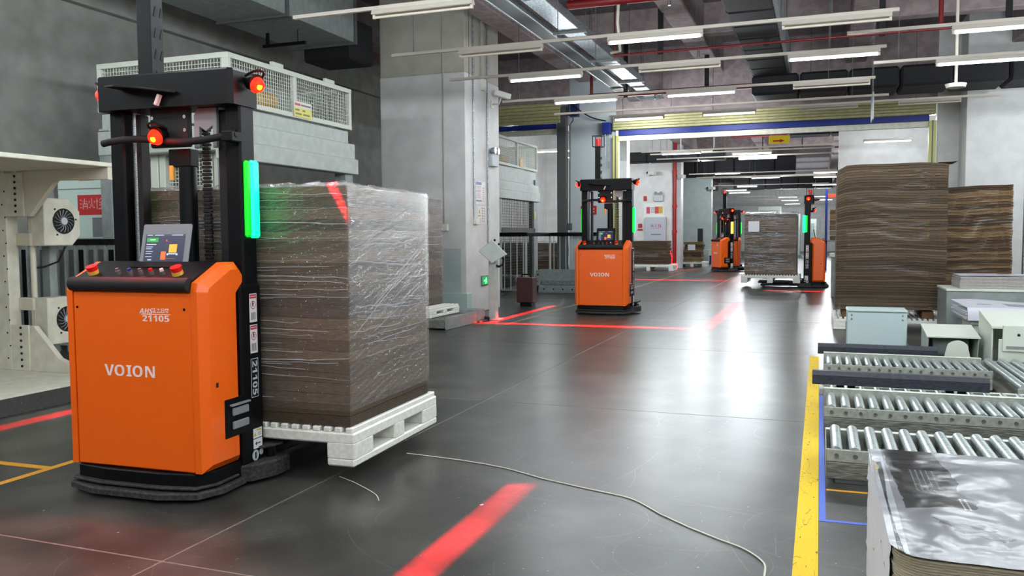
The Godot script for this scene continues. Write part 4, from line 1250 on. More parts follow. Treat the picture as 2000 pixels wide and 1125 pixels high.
func loads() -> void:
	var even := func(u: float, v: float, y: float) -> float: return 0.004 * sin(u * 9.0 + y * 4.0) * 0.5
	# load of the near truck
	pallet("white plastic pallet on the forks of the large truck in front, raised off the floor", Vector3(-4.53, 0.1, -4.25), 2.45, 1.9, 1.28, 0.24, M.white_plastic)
	var l := thing("board_stack", "tall stack of brown board tightly wrapped in clear film, behind the large front truck", "board stack", Vector3(-4.36, 0.342, -4.281), 2.45)
	board_stack(l, 1.69, 1.17, 1.47, 22, 8, M.box_tones, 41, 0.0015, 0.003, even)
	film_wrap(l, 1.69, 1.17, 0.10, 1.475, 51, 110)
	# second wrapped stack behind it, on the roller exit of the left machine
	pallet("white plastic pallet beside the pier, mostly hidden behind the front load", Vector3(-7.55, 0.17, -12.2), 0.0, 1.62, 1.15, 0.16, M.white_plastic)
	var l2 := thing("board_stack", "wrapped board stack half hidden between the front load and the white pier", "board stack", Vector3(-7.6, 0.335, -12.24))
	board_stack(l2, 1.4, 1.0, 1.82, 14, 8, M.box_tones, 42, 0.003, 0.005, even)
	film_wrap(l2, 1.4, 1.0, 0.02, 1.82, 52, 20, false)
	var cv := thing("exit_conveyor", "low worn grey conveyor base under the half hidden white pallet", "conveyor", Vector3(-7.6, 0, -12.15))
	part("frame", MB.new().bx(0, 1.95, 0.02, 0.16, -1.3, 0.05, 0.01), M.worn, cv)
	part("side_plate", MB.new().bx(1.95, 2.0, 0.0, 0.2, -1.3, 0.02, 0.006), M.machine_grey, cv)
	# load of the truck in the doorway
	pallet("pale grey pallet on the forks of the side-on truck beyond the doorway", Vector3(-2.12, 0.13, -24.75), 0.0, 1.62, 1.3, 0.24, M.white_plastic)
	var l3 := thing("board_stack", "dark film-wrapped stack with a white paper label, carried by the side-on truck", "board stack", Vector3(-2.02, 0.375, -24.78))
	board_stack(l3, 1.42, 1.2, 1.72, 14, 6, M.kraft_tones.slice(1), 43, 0.004, 0.006, even)
	film_wrap(l3, 1.42, 1.2, 0.03, 1.76, 53, 220, false)
	var lb := MB.new()
	lb.bx(0.1, 0.40, 1.22, 1.52, 0.022, 0.027, 0.0)
	part("paper_label", lb, M.paper_white, l3)
	# pallets by the far wall
	pallet("white pallet under the low wide board stack below the fire hose cabinet", Vector3(-7.9, 0, -35.3), 0.0, 2.1, 1.2, 0.28, M.white_plastic)
	var l4 := thing("board_stack", "low wide dark board stack loosely wrapped in film, below the fire hose cabinet", "board stack", Vector3(-7.85, 0.285, -35.35), 0.0)
	board_stack(l4, 1.85, 1.1, 1.0, 7, 6, M.kraft_tones.slice(2), 44, 0.012, 0.03, even)
	film_wrap(l4, 1.4, 1.1, 0.3, 1.0, 54, 24, false)
	pallet("white pallet under the small ragged kraft stack beside the far corner column", Vector3(-6.35, 0, -40.2), 0.0, 1.3, 1.1, 0.24, M.white_plastic)
	var l5 := thing("board_stack", "small ragged kraft stack with a pale label, beside the far corner column", "board stack", Vector3(-6.1, 0.245, -40.25))
	board_stack(l5, 0.85, 0.9, 0.95, 8, 5, M.kraft_tones, 45, 0.015, 0.05, even)
	part("paper_label", MB.new().bx(0.2, 0.55, 0.55, 0.82, 0.06, 0.07, 0.0), M.paper_white, l5)
	# behind the railing on the left
	pallet("pale pallet in the dim room behind the railing and grey post", Vector3(-10.2, 0, -25.6), 0.0, 2.4, 1.1, 0.24, M.white_plastic)
	var l6 := thing("board_stack", "wide dark board stack in the dim room behind the railing and grey post", "board stack", Vector3(-10.15, 0.245, -25.65))
	board_stack(l6, 2.3, 1.0, 1.05, 7, 6, M.kraft_tones.slice(2), 46, 0.006, 0.01, even)
	film_wrap(l6, 2.3, 1.0, 0.6, 1.07, 56, 16, false)
	# the bare tall stacks on the right
	var wavy := func(u: float, v: float, y: float) -> float:
		var k := clampf(y / 2.2, 0.0, 1.0)
		return (0.035 * sin(u * PI * 0.95 + 0.15) + 0.010 * sin(u * 9.0 + y * 3.0)) * (0.25 + 0.75 * k) + 0.012 * sin(y * 9.0 + u * 2.0) * u - 0.06 * pow(maxf(0.0, 0.10 - u) / 0.10, 2.0) * k * k
	pallet("white plastic pallet under the tallest bare board stack, behind the roller conveyors", Vector3(0.22, 0, -14.05), 0.0, 1.66, 1.3, 0.2, M.white_plastic)
	var sk := thing("wood_bearer", "pair of short wooden bearers between the white pallet and the tallest bare stack", "bearer", Vector3(0.3, 0.202, -14.15))
	part("bearer", MB.new().bx(0.05, 0.2, 0, 0.11, -1.1, 0, 0.006), M.wood, sk)
	part("bearer", MB.new().bx(1.2, 1.36, 0, 0.11, -1.1, 0, 0.006), M.wood, sk)
	var big := thing("board_stack", "tallest bare stack of brown corrugated sheets with sagging layers, right of the doorway", "board stack", Vector3(0.25, 0.318, -14.08))
	board_stack(big, 1.56, 1.15, 2.24, 56, 3, M.box_tones, 47, 0.0016, 0.0022, wavy)
	var flap := MB.new()
	flap.grid(func(u: float, v: float) -> Vector3: return Vector3(1.42 + 0.26 * u, 2.262 + 0.02 * u - 0.012 * sin(u * 2.0), 0.02 - 0.6 * v), 6, 4)
	part("top_flap", flap, M.box_tones[1], big)
	pallet("white plastic pallet under the kraft stack behind the tallest bare stack", Vector3(1.84, 0, -15.55), 0.0, 1.3, 1.2, 0.2, M.white_plastic)
	var rear := thing("board_stack", "shorter bare kraft stack with uneven pale edges, behind and right of the tallest stack", "board stack", Vector3(1.86, 0.205, -15.62))
	var bow := func(u: float, v: float, y: float) -> float: return 0.03 * u * u + 0.008 * sin(u * 7.0 + y * 5.0)
	board_stack(rear, 1.1, 1.1, 2.08, 44, 3, M.kraft_tones, 48, 0.003, 0.006, bow)

func wire_panel(w: float, h: float, pitch: float, r: float) -> MB:
	var b := MB.new()
	var k := pitch
	while k < w - pitch * 0.4:
		b.bx(k - r, k + r, 0, h, -r, r, 0.0)
		k += pitch
	k = pitch
	while k < h - pitch * 0.4:
		b.bx(0, w, k - r, k + r, -r * 0.4, r * 1.6, 0.0)
		k += pitch
	return b

# the tall wrapping portal with a mesh cage on top; origin at its near right foot, w to the left, d down the hall
func portal(label: String, at: Vector3, w: float, d: float, cage0: float, cage1: float) -> Node3D:
	var t := thing("wrapping_portal", label, "machine", at)
	for q in [[0.0, 0.0], [0.0, -d], [-w, 0.0], [-w, -d]]:
		var x0: float = q[0] - 0.2 if q[0] == 0.0 else q[0]
		var z0: float = q[1] - 0.22 if q[1] == 0.0 else q[1]
		part("leg", MB.new().bx(x0, x0 + 0.2, 0.02, cage0 - 0.24, z0, z0 + 0.22, 0.008), M.machine_grey, t)
		part("foot_plate", MB.new().bx(x0 - 0.06, x0 + 0.26, 0, 0.02, z0 - 0.06, z0 + 0.28, 0.003), M.tray_dark, t)
	# beams
	part("front_beam", MB.new().bx(-w, 0.02, 2.62, cage0 - 0.26, -0.2, 0.02, 0.01), M.machine, t)
	part("side_beam", MB.new().bx(-0.2, 0.03, 2.62, 2.98, -d - 0.03, 0.03, 0.01), M.machine, t)
	part("lower_side_beam", MB.new().bx(-0.16, 0.06, 2.50, 2.74, -d - 0.08, 0.08, 0.01), M.machine, t)
	part("top_plate", MB.new().bx(-w, -0.04, 2.98, cage0 - 0.02, -d + 0.05, -0.06, 0.01), M.machine, t)
	part("left_beam", MB.new().bx(-w, -w + 0.2, 2.62, 2.98, -d, 0.0, 0.01), M.machine, t)
	# cage frame
	var fw := 0.07
	for y in [cage0, cage1 - fw]:
		part("cage_rail", MB.new().bx(-w, 0.0, y, y + fw, -fw, 0.0, 0.005), M.frame_white, t)
		part("cage_rail", MB.new().bx(-w, 0.0, y, y + fw, -d, -d + fw, 0.005), M.frame_white, t)
		part("cage_rail", MB.new().bx(-fw, -0.001, y + 0.001, y + fw - 0.001, -d + fw, -fw, 0.004), M.frame_white, t)
		part("cage_rail", MB.new().bx(-w + 0.001, -w + fw, y + 0.001, y + fw - 0.001, -d + fw, -fw, 0.004), M.frame_white, t)
	var hc := cage1 - cage0 - 2.0 * fw
	for q in [[-fw * 1.5, -fw], [-w, -fw], [-fw, -d], [-w, -d], [-fw, -d * 0.5]]:
		part("cage_post", MB.new().bx(q[0] + 0.002, q[0] + fw * (1.48 if q[0] < -fw * 1.2 and q[0] > -0.2 else 0.96), cage0 + fw, cage1 - fw, q[1] + 0.002, q[1] + fw - 0.002, 0.004), M.frame_white, t)
	var wires := wire_panel(w - 2 * fw, hc, 0.05, 0.0032).mesh()
	var p := part("wire_mesh", wires, M.frame_white, t, Transform3D(Basis.IDENTITY, Vector3(-w + fw, cage0 + fw, -0.03)))
	p.set_meta("kind", "stuff")
	p = part("wire_mesh", wires, M.frame_white, t, Transform3D(Basis.IDENTITY, Vector3(-w + fw, cage0 + fw, -d + 0.03)))
	p.set_meta("kind", "stuff")
	p = part("wire_mesh", wire_panel(d - 2 * fw, hc, 0.05, 0.0032), M.frame_white, t, Transform3D(Basis(Vector3(0, 1, 0), PI / 2), Vector3(-0.03, cage0 + fw, -fw)))
	p.set_meta("kind", "stuff")
	var drive := part("drive_box", MB.new().bx(-w * 0.62, -w * 0.2, cage0, cage1 - 0.16, -d * 0.8, -d * 0.35, 0.02), M.machine_grey, t)
	part("motor", MB.new().cyl(Vector3(-0.36, cage0 + 0.22, -d * 0.3), Vector3(-0.36, cage0 + 0.22, -d * 0.46), 0.13, -1, 18), M.amber, t)
	return t

func left_machines() -> void:
	# portal behind the near truck
	var t := portal("tall grey wrapping portal with a white mesh cage on top, behind the large front truck", Vector3(-7.0, 0, -8.68), 2.15, 2.95, 3.2, 3.84)
	var im := Image.create(128, 72, false, Image.FORMAT_RGBA8)
	im.fill(Color(0.86, 0.84, 0.80))
	im.fill_rect(Rect2i(0, 30, 128, 42), Color(0.86, 0.84, 0.35))
	im.fill_rect(Rect2i(6, 10, 40, 10), Color(0.75, 0.25, 0.25))
	im.fill_rect(Rect2i(50, 12, 70, 7), Color(0.35, 0.30, 0.28))
	for q in [[8, 36, 30], [60, 36, 20], [10, 54, 44], [64, 54, 48]]:
		im.fill_rect(Rect2i(q[0], q[1], q[2], 8), Color(0.45, 0.42, 0.18))
	var q2 := MB.new()
	q2.quad(Vector3(0.012, 3.22, -1.38), Vector3(0.012, 3.22, -1.82), Vector3(0.012, 3.44, -1.82), Vector3(0.012, 3.44, -1.38), Vector3(1, 0, 0))
	part("warning_label", q2, img_mat(im), t)
	for k in 2:
		part("lifting_lug", MB.new().bx(-0.07, -0.02, 3.84, 3.9, -1.2 - k * 1.3, -0.95 - k * 1.3, 0.004), M.frame_white, t)
	# columns, guide rails and mesh inside the portal, seen through the mast
	for q in [[-1.49, -1.36], [-1.34, -1.24], [-0.62, -0.46], [-0.44, -0.25]]:
		part("inner_column", MB.new().bx(q[0], q[1], 0.05, 3.1, -0.34, -0.22, 0.006), M.frame_white, t)
	var wm := part("wire_mesh", wire_panel(0.6, 1.0, 0.05, 0.004), M.frame_white, t, Transform3D(Basis.IDENTITY, Vector3(-1.22, 1.65, -0.28)))
	wm.set_meta("kind", "stuff")
	part("wall_pad", MB.new().bx(-0.1, -0.02, 0.2, 2.4, -2.95, -2.72, 0.006), M.machine, t)
	# fence of upright bars and dark sheets left of it
	var f := thing("bar_fence", "grey upright bar fence with dark panels under a black top rail, left of the portal", "fence", Vector3(-10.3, 0, -8.3))
	part("top_rail", MB.new().bx(0, 2.9, 1.42, 1.50, -0.03, 0.03, 0.006), M.black, f)
	part("bottom_rail", MB.new().bx(0, 2.9, 0.08, 0.14, -0.025, 0.025, 0.004), M.machine_grey, f)
	for k in 17:
		var x := 0.05 + k * 0.172
		part("upright", MB.new().bx(x - 0.016, x + 0.016, 0.0, 1.42, -0.02, 0.02, 0.003), M.machine_grey, f)
		if k < 16:
			part("panel", MB.new().bx(x + 0.02, x + 0.152, 0.14, 1.36, -0.035, -0.025, 0.002), M.tray_dark if k % 3 else M.black, f)
	# pale cabinet with a red notice behind the fan box
	var cb := thing("control_cabinet", "pale green-white cabinet with a red notice behind the upper fan box", "cabinet", Vector3(-9.62, 1.5, -8.95))
	part("body", MB.new().bx(-0.62, 0.34, 0, 1.05, -0.3, 0, 0.012), flat(Color(0.80, 0.88, 0.84), 0.4), cb)
	part("door_line", MB.new().bx(-0.62, 0.34, 0.7, 0.715, 0.0, 0.006, 0.0), M.machine_grey, cb)
	part("stand", MB.new().bx(-0.56, 0.3, -1.5, 0.0, -0.28, -0.04, 0.01), M.machine_grey, cb)
	var rn := Image.create(96, 48, false, Image.FORMAT_RGBA8)
	rn.fill(Color(0.78, 0.20, 0.22))
	glyphs(rn, 8, 8, 3, 3, Color(0.88, 0.62, 0.60), 9)
	var rq := MB.new()
	rq.quad(Vector3(-0.24, 0.34, 0.006), Vector3(0.28, 0.34, 0.006), Vector3(0.28, 0.62, 0.006), Vector3(-0.24, 0.62, 0.006), Vector3(0, 0, 1))
	part("red_notice", rq, img_mat(rn), cb)
	part("orange_label", MB.new().bx(-0.2, 0.08, 0.82, 0.93, 0, 0.006, 0.002), flat(Color(0.85, 0.42, 0.25), 0.5), cb)
	part("inspection_window", MB.new().bx(0.02, 0.2, 0.03, 0.3, 0, 0.006, 0.002), M.grey_label, cb)
	inverter()
	# second portal beyond the pier
	var t2 := portal("grey wrapping portal with glazed cage and mesh door, just behind the pier", Vector3(-7.8, 0, -20.0), 2.0, 3.3, 3.38, 4.14)
	part("door_frame", MB.new().bx(-0.1, 0.0, 0.1, 2.95, -0.36, -0.22, 0.006), M.machine_grey, t2)
	part("door_frame", MB.new().bx(-0.1, 0.0, 0.1, 2.95, -3.1, -2.95, 0.006), M.machine_grey, t2)
	part("door_head", MB.new().bx(-0.1, 0.0, 2.62, 2.78, -3.05, -0.3, 0.006), M.tray_dark, t2)
	part("door_bar", MB.new().bx(-0.1, 0.0, 1.58, 1.74, -3.05, -0.3, 0.006), M.black, t2)
	var w2 := part("wire_mesh", wire_panel(2.6, 2.5, 0.075, 0.006), M.black, t2, Transform3D(Basis(Vector3(0, 1, 0), PI / 2), Vector3(-0.05, 0.15, -0.32)))
	w2.set_meta("kind", "stuff")
	part("warning_label", MB.new().bx(0.0, 0.008, 2.0, 2.22, -3.08, -2.97, 0.0), M.yellow_sign, t2)
	part("cage_label", MB.new().bx(0.004, 0.012, 3.42, 3.66, -2.0, -1.75, 0.0), M.amber, t2)
	for k in 2:
		part("lower_gearbox", MB.new().bx(-1.2 + k * 0.55, -0.75 + k * 0.55, 0.1, 0.4, -1.9, -1.3, 0.03), M.tray_dark, t2)
	# railing
	var rl := thing("guard_railing", "grey guard railing with a black top rail between the pier and the unladen truck", "railing", Vector3(-7.75, 0, -19.75))
	for q in [[0.0, 0.86, 0.0], [0.86, 2.2, -2.0]]:
		part("top_rail", MB.new().bx(q[0], q[1], 1.50, 1.60, q[2] - 0.03, q[2] + 0.03, 0.01), M.black, rl)
		part("bottom_rail", MB.new().bx(q[0], q[1], 0.12, 0.16, q[2] - 0.02, q[2] + 0.02, 0.004), M.machine_grey, rl)
		var x: float = q[0] + 0.07
		while x < q[1] - 0.1:
			part("bar", MB.new().cyl(Vector3(x, 0.16, q[2]), Vector3(x, 1.5, q[2]), 0.013, -1, 8), M.machine, rl)
			x += 0.17
	part("side_rail", MB.new().bx(0.80, 0.86, 1.50, 1.60, -2.0, 0.0, 0.01), M.black, rl)
	for q in [[0.82, 0.0], [2.14, -2.0], [0.82, -2.0]]:
		part("post", MB.new().bx(q[0] - 0.025, q[0] + 0.025, 0.015, 1.56, q[1] - 0.025, q[1] + 0.025, 0.004), M.machine, rl)
		part("foot_plate", MB.new().bx(q[0] - 0.08, q[0] + 0.12, 0, 0.015, q[1] - 0.1, q[1] + 0.1, 0.003), M.tray_dark, rl)
	# steel frame lying behind the truck
	var sf := thing("steel_rack", "grey drilled steel frame standing on the floor behind the railing", "rack", Vector3(-7.25, 0, -21.1))
	part("back_plate", MB.new().bx(0.2, 2.1, 0.3, 0.62, -0.1, -0.04, 0.008), M.machine_grey, sf)
	part("base_beam", MB.new().bx(0.05, 2.1, 0.0, 0.2, -0.1, 0.14, 0.01), M.machine_grey, sf)
	part("chain_guide", MB.new().bx(0.3, 2.0, 0.2, 0.32, -0.06, 0.08, 0.02), M.galv, sf)
	for x in [0.12, 1.7]:
		var lg := MB.new()
		lg.prism(poly([[x - 0.1, 0.0], [x + 0.12, 0.0], [x + 0.2, 0.6], [x + 0.06, 0.6]]), 0.0, 0.14, 0.006)
		part("leg", lg, M.machine_grey, sf)
		for k in 2:
			part("hole", MB.new().cyl(Vector3(x + 0.08 + 0.03 * k, 0.3 + k * 0.18, 0.139), Vector3(x + 0.08 + 0.03 * k, 0.3 + k * 0.18, 0.142), 0.025, -1, 10), M.black_matt, sf)
	for k in 5:
		part("hole", MB.new().cyl(Vector3(0.4 + k * 0.26, 0.1, 0.139), Vector3(0.4 + k * 0.26, 0.1, 0.142), 0.022, -1, 10), M.black_matt, sf)


# the cream pallet clamp at the left edge: posts, two tables with gussets, fan boxes
func inverter() -> void:
	var t := thing("pallet_inverter", "cream pallet inverter with two gusseted tables and round fans, at the left edge", "machine", Vector3(-6.84, 0, -6.6))
	# x 0 = front edge of the tables, z 0 = far gusset
	part("lower_table", MB.new().bx(-1.9, 0.0, 0.01, 0.07, -0.5, 3.6, 0.008), M.cream, t)
	part("upper_table", MB.new().bx(-1.9, 0.0, 2.235, 2.28, -0.12, 3.6, 0.006), M.cream, t)
	var lg := poly([[-1.21, 0.07], [-0.02, 0.07], [-0.02, 0.18], [-0.68, 0.185], [-0.79, 0.225], [-1.13, 0.56], [-1.21, 0.56]])
	part("lower_gusset", MB.new().prism(lg, -0.06, 0.0, 0.004), M.cream, t)
	var ug := poly([[-1.30, 2.235], [-0.01, 2.235], [-0.01, 2.11], [-0.74, 2.12], [-1.13, 1.75], [-1.30, 1.75]])
	part("upper_gusset", MB.new().prism(ug, -0.06, 0.0, 0.004), M.beige, t)
	var ps := part("post", MB.new().bx(-1.72, -1.45, 0.07, 2.235, -0.12, 0.02, 0.006), M.cream, t)
	for k in 14:
		part("bolt_hole", MB.new().cyl(Vector3(-1.50 + 0.04 * (k % 2), 0.2 + k * 0.14, 0.02), Vector3(-1.50 + 0.04 * (k % 2), 0.2 + k * 0.14, 0.023), 0.01, -1, 8), M.black_matt, ps)
	for s in [[0.10, 0.54], [1.78, 2.18]]:
		var fl := part("flange", MB.new().bx(-1.47, -1.19, s[0] - 0.03, s[1] + 0.03, 0.0, 0.018, 0.003), M.cream, t)
		for k in 7:
			part("bolt", MB.new().cyl(Vector3(-1.30, lerpf(s[0] + 0.02, s[1], k / 6.0), 0.018), Vector3(-1.30, lerpf(s[0] + 0.02, s[1], k / 6.0), 0.026), 0.014, -1, 10), M.black_matt, fl)
	part("second_post", MB.new().bx(-1.45, -1.33, 0.07, 2.2, -0.5, -0.4, 0.006), M.machine_grey, t)
	part("guide_rod", MB.new().cyl(Vector3(-1.29, 0.07, -0.16), Vector3(-1.29, 2.23, -0.16), 0.03, -1, 12), M.beige, t)
	# fan boxes
	for y in [0.34, 1.43]:
		var up: bool = y > 1.0
		var oct := poly([[0.0, y], [-0.36, y], [-0.47, y + 0.11], [-0.47, y + 0.38], [-0.33, y + 0.52], [0.0, y + 0.52]])
		var fb := MB.new()
		fb.t = Transform3D(Basis.IDENTITY, Vector3(0, 0, -0.12))
		fb.side(oct, -1.24, -1.06, 0.008)
		var box := part("fan_box", fb, M.cream, t)
		var hub := Vector3(-1.0595, y + 0.27, -0.37)
		var wl := MB.new()
		for k in 32:
			var a0 := TAU * k / 32.0; var a1 := TAU * (k + 1) / 32.0
			var c0 := Vector3(0, sin(a0), cos(a0)); var c1 := Vector3(0, sin(a1), cos(a1))
			wl.quad(hub + c0 * 0.128, hub + c1 * 0.128, hub + c1 * 0.142 + Vector3(0.004, 0, 0), hub + c0 * 0.142 + Vector3(0.004, 0, 0), Vector3(1, 0, 0))
			wl.tri(hub + Vector3(0.0008, 0, 0), hub + c0 * 0.13 + Vector3(0.0008, 0, 0), hub + c1 * 0.13 + Vector3(0.0008, 0, 0), Vector3(1, 0, 0), Vector3(1, 0, 0), Vector3(1, 0, 0))
		part("fan_well", wl, M.black_matt, box)
		for k in 16:
			var a := TAU * k / 16.0
			var c := Vector3(0, sin(a), cos(a)); var e := Vector3(0, sin(a + 0.4), cos(a + 0.4))
			var bl := MB.new()
			bl.tube(PackedVector3Array([hub + c * 0.04 + Vector3(0.003, 0, 0), hub + (c + e).normalized() * 0.085 + Vector3(0.012, 0, 0), hub + e * 0.126 + Vector3(0.004, 0, 0)]), 0.007, 6, 0.5)
			part("fan_blade", bl, M.grey_label, box)
		part("fan_hub", MB.new().cyl(hub + Vector3(0.001, 0, 0), hub + Vector3(0.016, 0, 0), 0.045, 0.04, 20), M.light_grey, box)
		for q in [[0.11, 0.13], [-0.16, 0.02], [0.09, -0.15]]:
			part("screw", MB.new().cyl(hub + Vector3(0, q[1], q[0]), hub + Vector3(0.006, q[1], q[0]), 0.011, -1, 8), M.black_matt, box)
		part("carriage", MB.new().bx(-1.46, -1.24, y + (0.0 if up else 0.38), y + (0.14 if up else 0.52), -0.15, -0.09, 0.006), M.beige, t)
		part("carriage_side", MB.new().bx(-1.30, -1.238, y, y + 0.52, -0.15, -0.118, 0.004), M.beige, t)
		part("bellows", MB.new().bx(-1.44, -1.28, y + 0.14, y + 0.38, -0.34, -0.2, 0.04), M.tray_dark, t)
	solo("black_cable", MB.new().tube(PackedVector3Array([Vector3(-8.22, 1.18, -6.8), Vector3(-8.1, 1.19, -6.86), Vector3(-7.98, 1.25, -6.95), Vector3(-7.92, 1.42, -7.0)]), 0.012, 6), M.black_matt, "short black cable looping under the upper fan box", "cable")
	var mt := thing("ramp_mat", "dark rubber ramp along the front of the cream lower table", "mat", Vector3(-6.84, 0, -6.65))
	part("mat", MB.new().prism(poly([[0.005, 0.0], [0.43, 0.0], [0.43, 0.012], [0.005, 0.07]]), 0.0, 3.5, 0.004), M.rubber, mt)
	for k in 5:
		part("screw", MB.new().cyl(Vector3(0.2, 0.03, 0.3 + k * 0.5), Vector3(0.203, 0.042, 0.3 + k * 0.5), 0.014, -1, 8), M.galv, mt)

# roller conveyor along x; rollers lie along z
func roller_conveyor(label: String, x0: float, x1: float, zf: float, zb: float, h: float, pitch: float, rr: float, rear: float, foot := true) -> Node3D:
	var t := thing("roller_conveyor", label, "conveyor", Vector3(x0, 0, zf))
	var l := x1 - x0
	var d := zf - zb
	part("front_rail", MB.new().bx(0, l, h - 0.075, h, -0.02, 0.0, 0.003), M.conveyor, t)
	part("front_plate", MB.new().bx(0, l, 0.025, h - 0.077, -0.03, 0.006, 0.004), M.worn if foot else M.conveyor, t)
	part("rear_rail", MB.new().bx(0, l, 0.03, h + rear, -d, -d + 0.02, 0.003), M.conveyor, t)
	part("rear_lip", MB.new().bx(0, l, h + rear, h + rear + 0.006, -d - 0.03, -d + 0.022, 0.002), M.frame_white, t)
	var shape := MB.new()
	shape.cyl(Vector3(0, 0, -0.024), Vector3(0, 0, -d + 0.024), rr, -1, 16, false)
	shape.cyl(Vector3(0, 0, -0.021), Vector3(0, 0, -0.024), rr * 0.8, rr, 16)
	shape.cyl(Vector3(0, 0, -d + 0.021), Vector3(0, 0, -d + 0.024), rr * 0.8, rr, 16)
	for q in [0.12, 0.17]:
		shape.cyl(Vector3(0, 0, -d + q), Vector3(0, 0, -d + q + 0.012), rr * 1.02, -1, 16, false)
	var rm := shape.mesh()
	var bolt := MB.new().cyl(Vector3(0, 0, 0), Vector3(0, 0, 0.009), 0.013, -1, 8).mesh()
	var k := 0
	var x := pitch * 0.55
	while x < l - pitch * 0.3:
		part("roller", rm, M.roller, t, Transform3D(Basis(Vector3(0, 0, 1), k * 1.3), Vector3(x, h - 0.012, 0)))
		part("axle_bolt", bolt, M.steel, t, Transform3D(Basis.IDENTITY, Vector3(x, h - 0.034, 0)))
		x += pitch
		k += 1
	var n := maxi(2, int(l / 0.8))
	for i in n:
		part("foot", MB.new().bx(0.05 + i * (l - 0.3) / (n - 1), 0.22 + i * (l - 0.3) / (n - 1), 0, 0.025, -d, 0.0, 0.003), M.tray_dark, t)
	return t

func hex_bar(label: String, x0: float, x1: float, y: float, z: float, posts: Array) -> void:
	var t := thing("guide_bar", label, "guide bar", Vector3(x0, 0, z))
	part("bar", MB.new().side(poly([[-0.055, y - 0.03], [-0.055, y + 0.035], [-0.02, y + 0.065], [0.035, y + 0.065], [0.062, y + 0.03], [0.062, y - 0.05], [-0.03, y - 0.05]]), 0.0, x1 - x0, 0.004, 0.004), M.bumper_bar, t)
	for p in posts:
		for s in [-0.055, 0.035]:
			part("bracket", MB.new().bx(p + s - 0.03, p + s + 0.03, 0.0, y - 0.04, -0.03, 0.03, 0.004), M.black, t)

